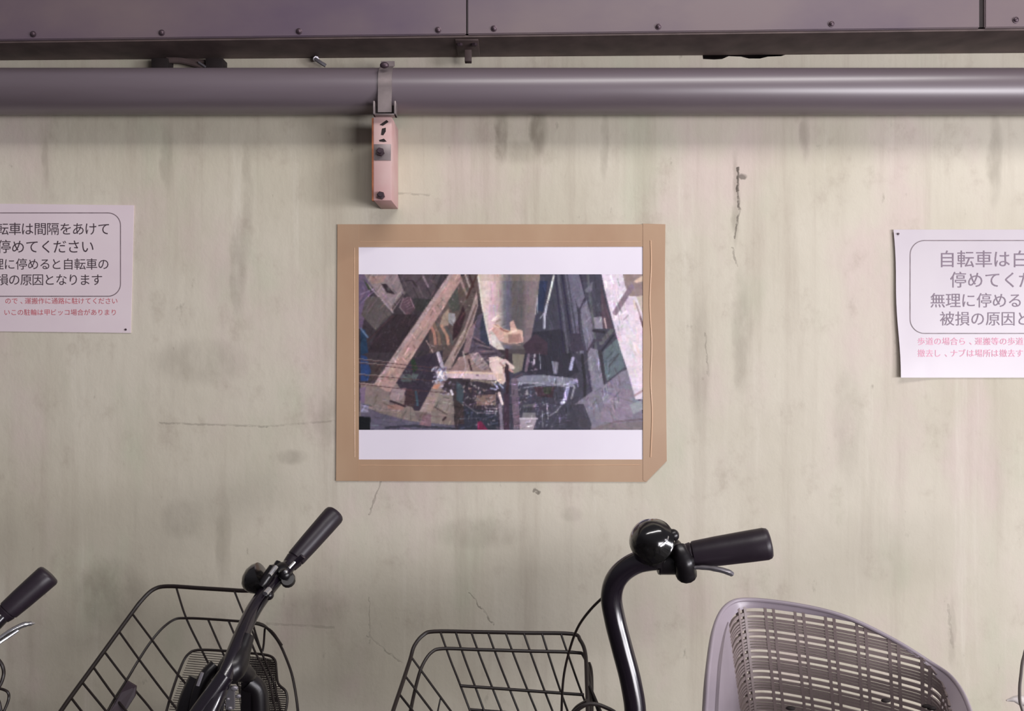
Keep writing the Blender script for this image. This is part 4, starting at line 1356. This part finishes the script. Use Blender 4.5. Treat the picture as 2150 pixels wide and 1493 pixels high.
for i, (a, b) in enumerate(zip(tx, mx)):
    my = 1440 + i * 2.4
    e = b + (b - a) * .95
    tube(bm, crm([P(a, 1328 + i * .5, .402), P((a + b) / 2 - 1, (1328 + my) / 2, .414), P(b, my, .428), P(e, my + 106, .442)], 4), .0018, 8)
for (a, b) in (((967, 1440), (1226, 1459)), ((985, 1490), (1240, 1510)), ((1000, 1540), (1250, 1560))):
    tube(bm, [P(*a, .43), P(*b, .43)], .0024, 8)
for (a, b, o) in (((863, 1379), (950, 1498), .435), ((849, 1417), (912, 1500), .47), ((838, 1457), (880, 1510), .505), ((826, 1492), (862, 1540), .535)):
    e = (b[0] * 2 - a[0], b[1] * 2 - a[1])
    tube(bm, crm([P(*a, o), P(*b, o + .035), P(*e, o + .06)], 4), .0018, 8)
tube(bm, crm([P(925, 1467, .46), P(922, 1480, .462), P(916, 1510, .465)], 3), .0014, 6)
for (a, b, o) in (((1232, 1425), (1255, 1490), .47), ((1238, 1440), (1266, 1505), .485)):
    e = (b[0] * 2 - a[0], b[1] * 2 - a[1])
    tube(bm, [P(*a, o), P(*b, o + .03), P(*e, o + .05)], .0022, 8)
btC = [P(1007, 1546, .442), P(1264, 1563, .442), P(1290, 1650, .55), P(1180, 1690, .62), P(1040, 1680, .61), P(985, 1610, .53)]
tube(bm, crm(btC, 4, closed=True), .0024, 8, closed=True)
for k in range(7):       # basket floor and the wires of the rider side
    f = k / 6
    tube(bm, [btC[0].lerp(btC[1], f), btC[4].lerp(btC[2], f)], .0018, 6)
    tube(bm, [P(850, 1624, .625).lerp(P(1215, 1625, .61), f), btC[4].lerp(btC[2], f)], .0018, 6)
bkC = build('front_basket', bm, M_wire, rC)
bm = bmesh.new()
for q in (btC[2], btC[4]):
    tube(bm, [q, headC + Vector((0, .02, -.05))], .005, 8)
tube(bm, [btC[0].lerp(btC[1], .5), btC[4].lerp(btC[2], .5), headC + Vector((0, .03, -.16))], .005, 8)
build('basket_stay', bm, M_frame, rC)
build('basket_rim', rimo, M_wire, bkC)

# ---- bicycle A (left edge)
headA = P(-170, 1560, .62)
rA, hzA = bike_root(headA, 98, 14, 'bicycle cut off by the left edge, with black grip and silver brake lever')
bike_lower(rA, hzA)
bm = bmesh.new()
tube(bm, crm([P(-170, 1565, .62), P(-130, 1480, .58), P(-95, 1420, .53), P(-60, 1370, .50), P(-30, 1330, .475), P(10, 1288, .45)], 6), .0118, 16)
tube(bm, crm([P(-170, 1565, .62), P(-220, 1680, .68), P(-260, 1780, .78), P(-240, 1880, .88)], 6), .0118, 14)
hbA = build('handlebar', bm, M_blackpaint, rA)
grip(rA, P(4, 1294, .452), P(106, 1204, .415), .0178, parent=hbA)
grip(rA, P(-246, 1860, .87), P(-220, 1960, .94), .0165, parent=hbA)
bm = bmesh.new()
lathe(bm, P(-45, 1352, .485), P(-22, 1324, .47), [(0, .014), (.5, .018), (1, .015)], 18)
ball(bm, P(-28, 1352, .50), .012)
cb = build('brake_clamp', bm, M_plastic, hbA)
bm = bmesh.new()
tube(bm, crm([P(-30, 1362, .505), P(-5, 1344, .495), P(20, 1327, .485), P(45, 1314, .475), P(60, 1310, .47), P(73, 1309, .465)], 5), [.0052] * 10 + [.0058] * 9 + [.0048] * 4 + [.0036, .0028, .0016], 12, flat=.7, up=(0, .3, 1))
tube(bm, crm([P(-28, 1368, .515), P(-4, 1352, .505), P(20, 1336, .495), P(38, 1324, .486)], 4), .0022, 8)
build('brake_lever', bm, M_silver, cb)
bm = bmesh.new()
tube(bm, crm([P(-24, 1362, .50), P(-8, 1380, .50), P(5, 1398, .50), P(7, 1420, .50), P(-6, 1448, .51), P(-40, 1480, .53)], 5), .0026, 8)
tube(bm, crm([P(-20, 1444, .49), P(0, 1446, .49), P(16, 1453, .49), P(18, 1468, .49), P(9, 1492, .50), P(-10, 1530, .52)], 5), .0020, 8)
tube(bm, crm([P(-18, 1440, .50), P(-3, 1470, .50), P(4, 1500, .50)], 5), .0020, 8)
build('brake_cable', bm, M_wire, hbA)

# ---- bicycle D (grey plastic basket)
headD = Vector((.52, -.93, .83))
rD, hzD = bike_root(headD, 98, 8, 'bicycle with a big pale grey plastic lattice basket, right of the curved handlebar')
bike_lower(rD, hzD)
bm = bmesh.new()
tube(bm, crm([headD + Vector((0, 0, -.06)), headD + Vector((0, -.005, .0)), headD + Vector((.06, .0, .012)), headD + Vector((.18, -.02, .03)), headD + Vector((.25, -.12, .02)), headD + Vector((.26, -.24, .01))], 6), .012, 14)
tube(bm, crm([headD, headD + Vector((-.06, .0, .0)), headD + Vector((-.17, -.02, -.02)), headD + Vector((-.24, -.12, -.04)), headD + Vector((-.25, -.24, -.06))], 6), .012, 14)
hbD = build('handlebar', bm, M_levergrey, rD)
grip(rD, headD + Vector((.26, -.19, .012)), headD + Vector((.262, -.31, .008)), parent=hbD)
grip(rD, headD + Vector((-.25, -.19, -.055)), headD + Vector((-.252, -.31, -.068)), parent=hbD)

# reference top curve T (rows run parallel to it) and real rim curve R, both sampled over a in 0..1
Tk = [(1512, 1660, .74), (1508, 1500, .65), (1514, 1400, .585), (1526, 1318, .50), (1546, 1280, .46), (1586, 1270, .45), (1684, 1281, .47), (1778, 1297, .495), (1874, 1317, .52), (1948, 1336, .545), (1990, 1362, .58), (2012, 1405, .64), (2026, 1500, .72)]
Rk = [(1474, 1660, .74), (1481, 1500, .65), (1488, 1400, .585), (1503, 1308, .50), (1532, 1266, .46), (1580, 1258, .45), (1680, 1270, .47), (1775, 1294, .495), (1872, 1340, .52), (1950, 1388, .545), (2001, 1425, .58), (2036, 1490, .64), (2062, 1610, .72)]
T = crm([P(*q) for q in Tk], 12)
R_ = crm([P(*q) for q in Rk], 12)
NA = len(T)
cenD = (T[0] + T[-1]) / 2 * .5 + T[60] * .5
Wv = []
for i in range(NA):
    t = i / (NA - 1)
    # inward taper: strong on the left wall, light elsewhere
    key = [(0, (.16, .02, -1)), (.26, (.13, -.03, -1)), (.36, (.08, -.10, -1)), (.5, (.06, -.12, -1)), (.72, (-.03, -.12, -1)), (.82, (-.14, -.10, -1)), (1, (-.25, -.02, -1))]
    for (ta, va), (tb, vb) in zip(key[:-1], key[1:]):
        if ta <= t <= tb:
            f = (t - ta) / (tb - ta)
            Wv.append(Vector(va).lerp(Vector(vb), f))
            break
nrm = []
for i in range(NA):
    tg = T[min(i + 1, NA - 1)] - T[max(i - 1, 0)]
    n_ = tg.cross(Wv[i]); n_.normalize()
    nrm.append(n_)
arc = [0.0]
for i in range(1, NA):
    arc.append(arc[-1] + (T[i] - T[i - 1]).length)
# depth of the solid band below the reference line
def bandd(i):
    t = i / (NA - 1)
    d = (T[i].z - R_[i].z)          # how far the rim dips below the row reference
    return max(0.0, d) + .005 + .012 * max(0.0, min(1.0, (t - .74) / .1))
dmax = .21
TH = .0042


def S(i, d):
    return T[i] + Wv[i] * d


bm = bmesh.new()


iL = min(range(10, 70), key=lambda i: (T[i] - P(1533, 1308, .49)).length)


def lat_bar(d0, d1):
    prev = None
    for i in range(iL, NA):
        lo = max(d0, bandd(i) - .004)
        if lo >= d1 - .0004:
            prev = None
            continue
        a, b = S(i, lo), S(i, d1)
        n = nrm[i] * TH
        cur = [bm.verts.new(a), bm.verts.new(b), bm.verts.new(b + n), bm.verts.new(a + n)]
        if prev:
            for k in range(4):
                bm.faces.new((prev[k], prev[(k + 1) % 4], cur[(k + 1) % 4], cur[k]))
        else:
            bm.faces.new(cur[::-1])
        prev = cur
        last = cur
    if prev:
        bm.faces.new(prev)


PER = .0300
d = .006
while d < dmax:
    for (f0, f1) in ((.15, .31), (.45, .57), (.62, .72), (.76, .86), (.90, 1.0)):
        lat_bar(d + f0 * PER, d + f1 * PER)
    d += PER
prev = None          # solid cheek of the left side, painted with the lit plastic copy
for i in range(0, iL + 2):
    a, b = S(i, max(0, bandd(i) - .004)), S(i, dmax)
    n = nrm[i] * TH
    cur = [bm.verts.new(a), bm.verts.new(b), bm.verts.new(b + n), bm.verts.new(a + n)]
    if prev:
        for k in range(4):
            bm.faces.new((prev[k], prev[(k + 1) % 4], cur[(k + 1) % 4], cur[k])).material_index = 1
    else:
        bm.faces.new(cur[::-1])
    prev = cur
bm.faces.new(prev)
# vertical rib pairs
def rib(s, wd):
    # s = arc length position
    for i in range(NA - 1):
        if arc[i] <= s < arc[i + 1]:
            f = (s - arc[i]) / (arc[i + 1] - arc[i])
            break
    else:
        return
    tg = (T[i + 1] - T[i]).normalized()
    p0 = T[i].lerp(T[i + 1], f)
    wv = Wv[i]
    n = nrm[i]
    db = bandd(i) - .004
    pts = []
    for dd in (db, dmax):
        c = p0 + wv * dd
        pts.append([bm.verts.new(c - tg * wd / 2 - n * .0006), bm.verts.new(c + tg * wd / 2 - n * .0006), bm.verts.new(c + tg * wd / 2 + n * (TH + .0006)), bm.verts.new(c - tg * wd / 2 + n * (TH + .0006))])
    for k in range(4):
        bm.faces.new((pts[0][k], pts[0][(k + 1) % 4], pts[1][(k + 1) % 4], pts[1][k]))
    bm.faces.new(pts[0][::-1]); bm.faces.new(pts[1])


# arc position of the far wall rib nearest px 1610
i0 = min(range(40, NA), key=lambda i: abs((T[i].x) - P(1612, 1275, .455).x) + abs(T[i].y + .455) * .3)
s0 = arc[i0]
for k in range(-7, 13):
    s = s0 + k * .0432
    if s < arc[iL] + .030 or s > arc[-1] - .005: continue
    rib(s - .0060, .0044)
    rib(s + .0060, .0044)
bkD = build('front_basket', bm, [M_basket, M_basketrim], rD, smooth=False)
# smooth rim band with rolled outer lip
bm = bmesh.new()
rows = []
for i in range(NA):
    t = i / (NA - 1)
    r = R_[i]
    q = S(i, bandd(i))
    n = nrm[i]
    if (r - q).length < .006:
        pass
    mid = r.lerp(q, .55) + n * -.0015
    prof_ = [r + Vector((0, 0, -.004)) - (q - r).normalized() * .004, r + Vector((0, 0, .0015)), r.lerp(q, .25) + Vector((0, 0, .0008)), mid, q, q + n * (TH + .0004)]
    rows.append([bm.verts.new(p) for p in prof_] + [bm.verts.new(r + n * .005 + Vector((0, 0, -.006)))])
for i in range(NA - 1):
    m_ = len(rows[i])
    for k in range(m_):
        bm.faces.new((rows[i][k], rows[i + 1][k], rows[i + 1][(k + 1) % m_], rows[i][(k + 1) % m_]))
bm.faces.new(rows[0][::-1]); bm.faces.new(rows[-1])
tube(bm, [R_[i] + Vector((0, 0, -.001)) for i in range(NA)], .0032, 10)
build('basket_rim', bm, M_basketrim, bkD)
# near wall and floor of the basket, below the picture
bm = bmesh.new()
q0, q1 = T[0], T[-1]
b0, b1 = S(0, dmax), S(NA - 1, dmax)
for k in range(9):
    f = k / 8
    tube(bm, [q0.lerp(b0, f), q1.lerp(b1, f)], .002, 6)
for k in range(11):
    f = k / 10
    tube(bm, [q0.lerp(q1, f), b0.lerp(b1, f)], .002, 6)
for i in range(6, NA - 6, 8):
    a = S(i, dmax); t = b0.lerp(b1, i / NA)
    tube(bm, [a, t], .002, 6)
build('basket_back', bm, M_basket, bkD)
bm = bmesh.new()
for f in (.35, .65):
    tube(bm, [b0.lerp(b1, f), headD + Vector((0, .02, -.08))], .005, 8)
build('basket_stay', bm, M_frame, rD)
bm = bmesh.new()
# dark knots seen low in the lattice
bm.free()
for (x, y) in ((1860, 1471), (1946, 1483), (1956, 1487), (1660, 1487)):
    bm = bmesh.new()
    ball(bm, P(x, y, .60), .0035, (2, 1, .8), seg=8)
    build('cable_tie', bm, M_black, bkD)

# ---- bicycle E (right edge): grey cable and pale lever tip
headE = P(2420, 1640, .62)
rE, hzE = bike_root(headE, 98, 14, 'bicycle cut off by the right edge, only a grey cable and pale lever tip showing')
bike_lower(rE, hzE)
bm = bmesh.new()
tube(bm, crm([P(2420, 1645, .62), P(2400, 1560, .60), P(2370, 1480, .57), P(2390, 1400, .54), P(2440, 1350, .52), P(2500, 1320, .50)], 6), .0118, 14)
hbE = build('handlebar', bm, M_blackpaint, rE)
grip(rE, P(2480, 1330, .505), P(2570, 1290, .48), parent=hbE)
bm = bmesh.new()
tube(bm, crm([P(2370, 1400, .56), P(2230, 1345, .56), P(2165, 1352, .56), P(2149, 1382, .56), P(2144, 1415, .56), P(2141, 1450, .56), P(2145, 1485, .56), P(2175, 1540, .57), P(2300, 1600, .60)], 6), .0022, 8)
build('brake_cable', bm, M_greycable, hbE)
bm = bmesh.new()
tube(bm, [P(2113, 1471, .545), P(2128, 1468, .545), P(2141, 1470, .545), P(2200, 1480, .55), P(2330, 1500, .56)], [.0012, .0042, .008, .009, .008], 12, flat=.9)
build('brake_lever', bm, mat('white_lever_tip', rgb(232, 224, 220), .4, nscale=20, namt=.06), hbE)
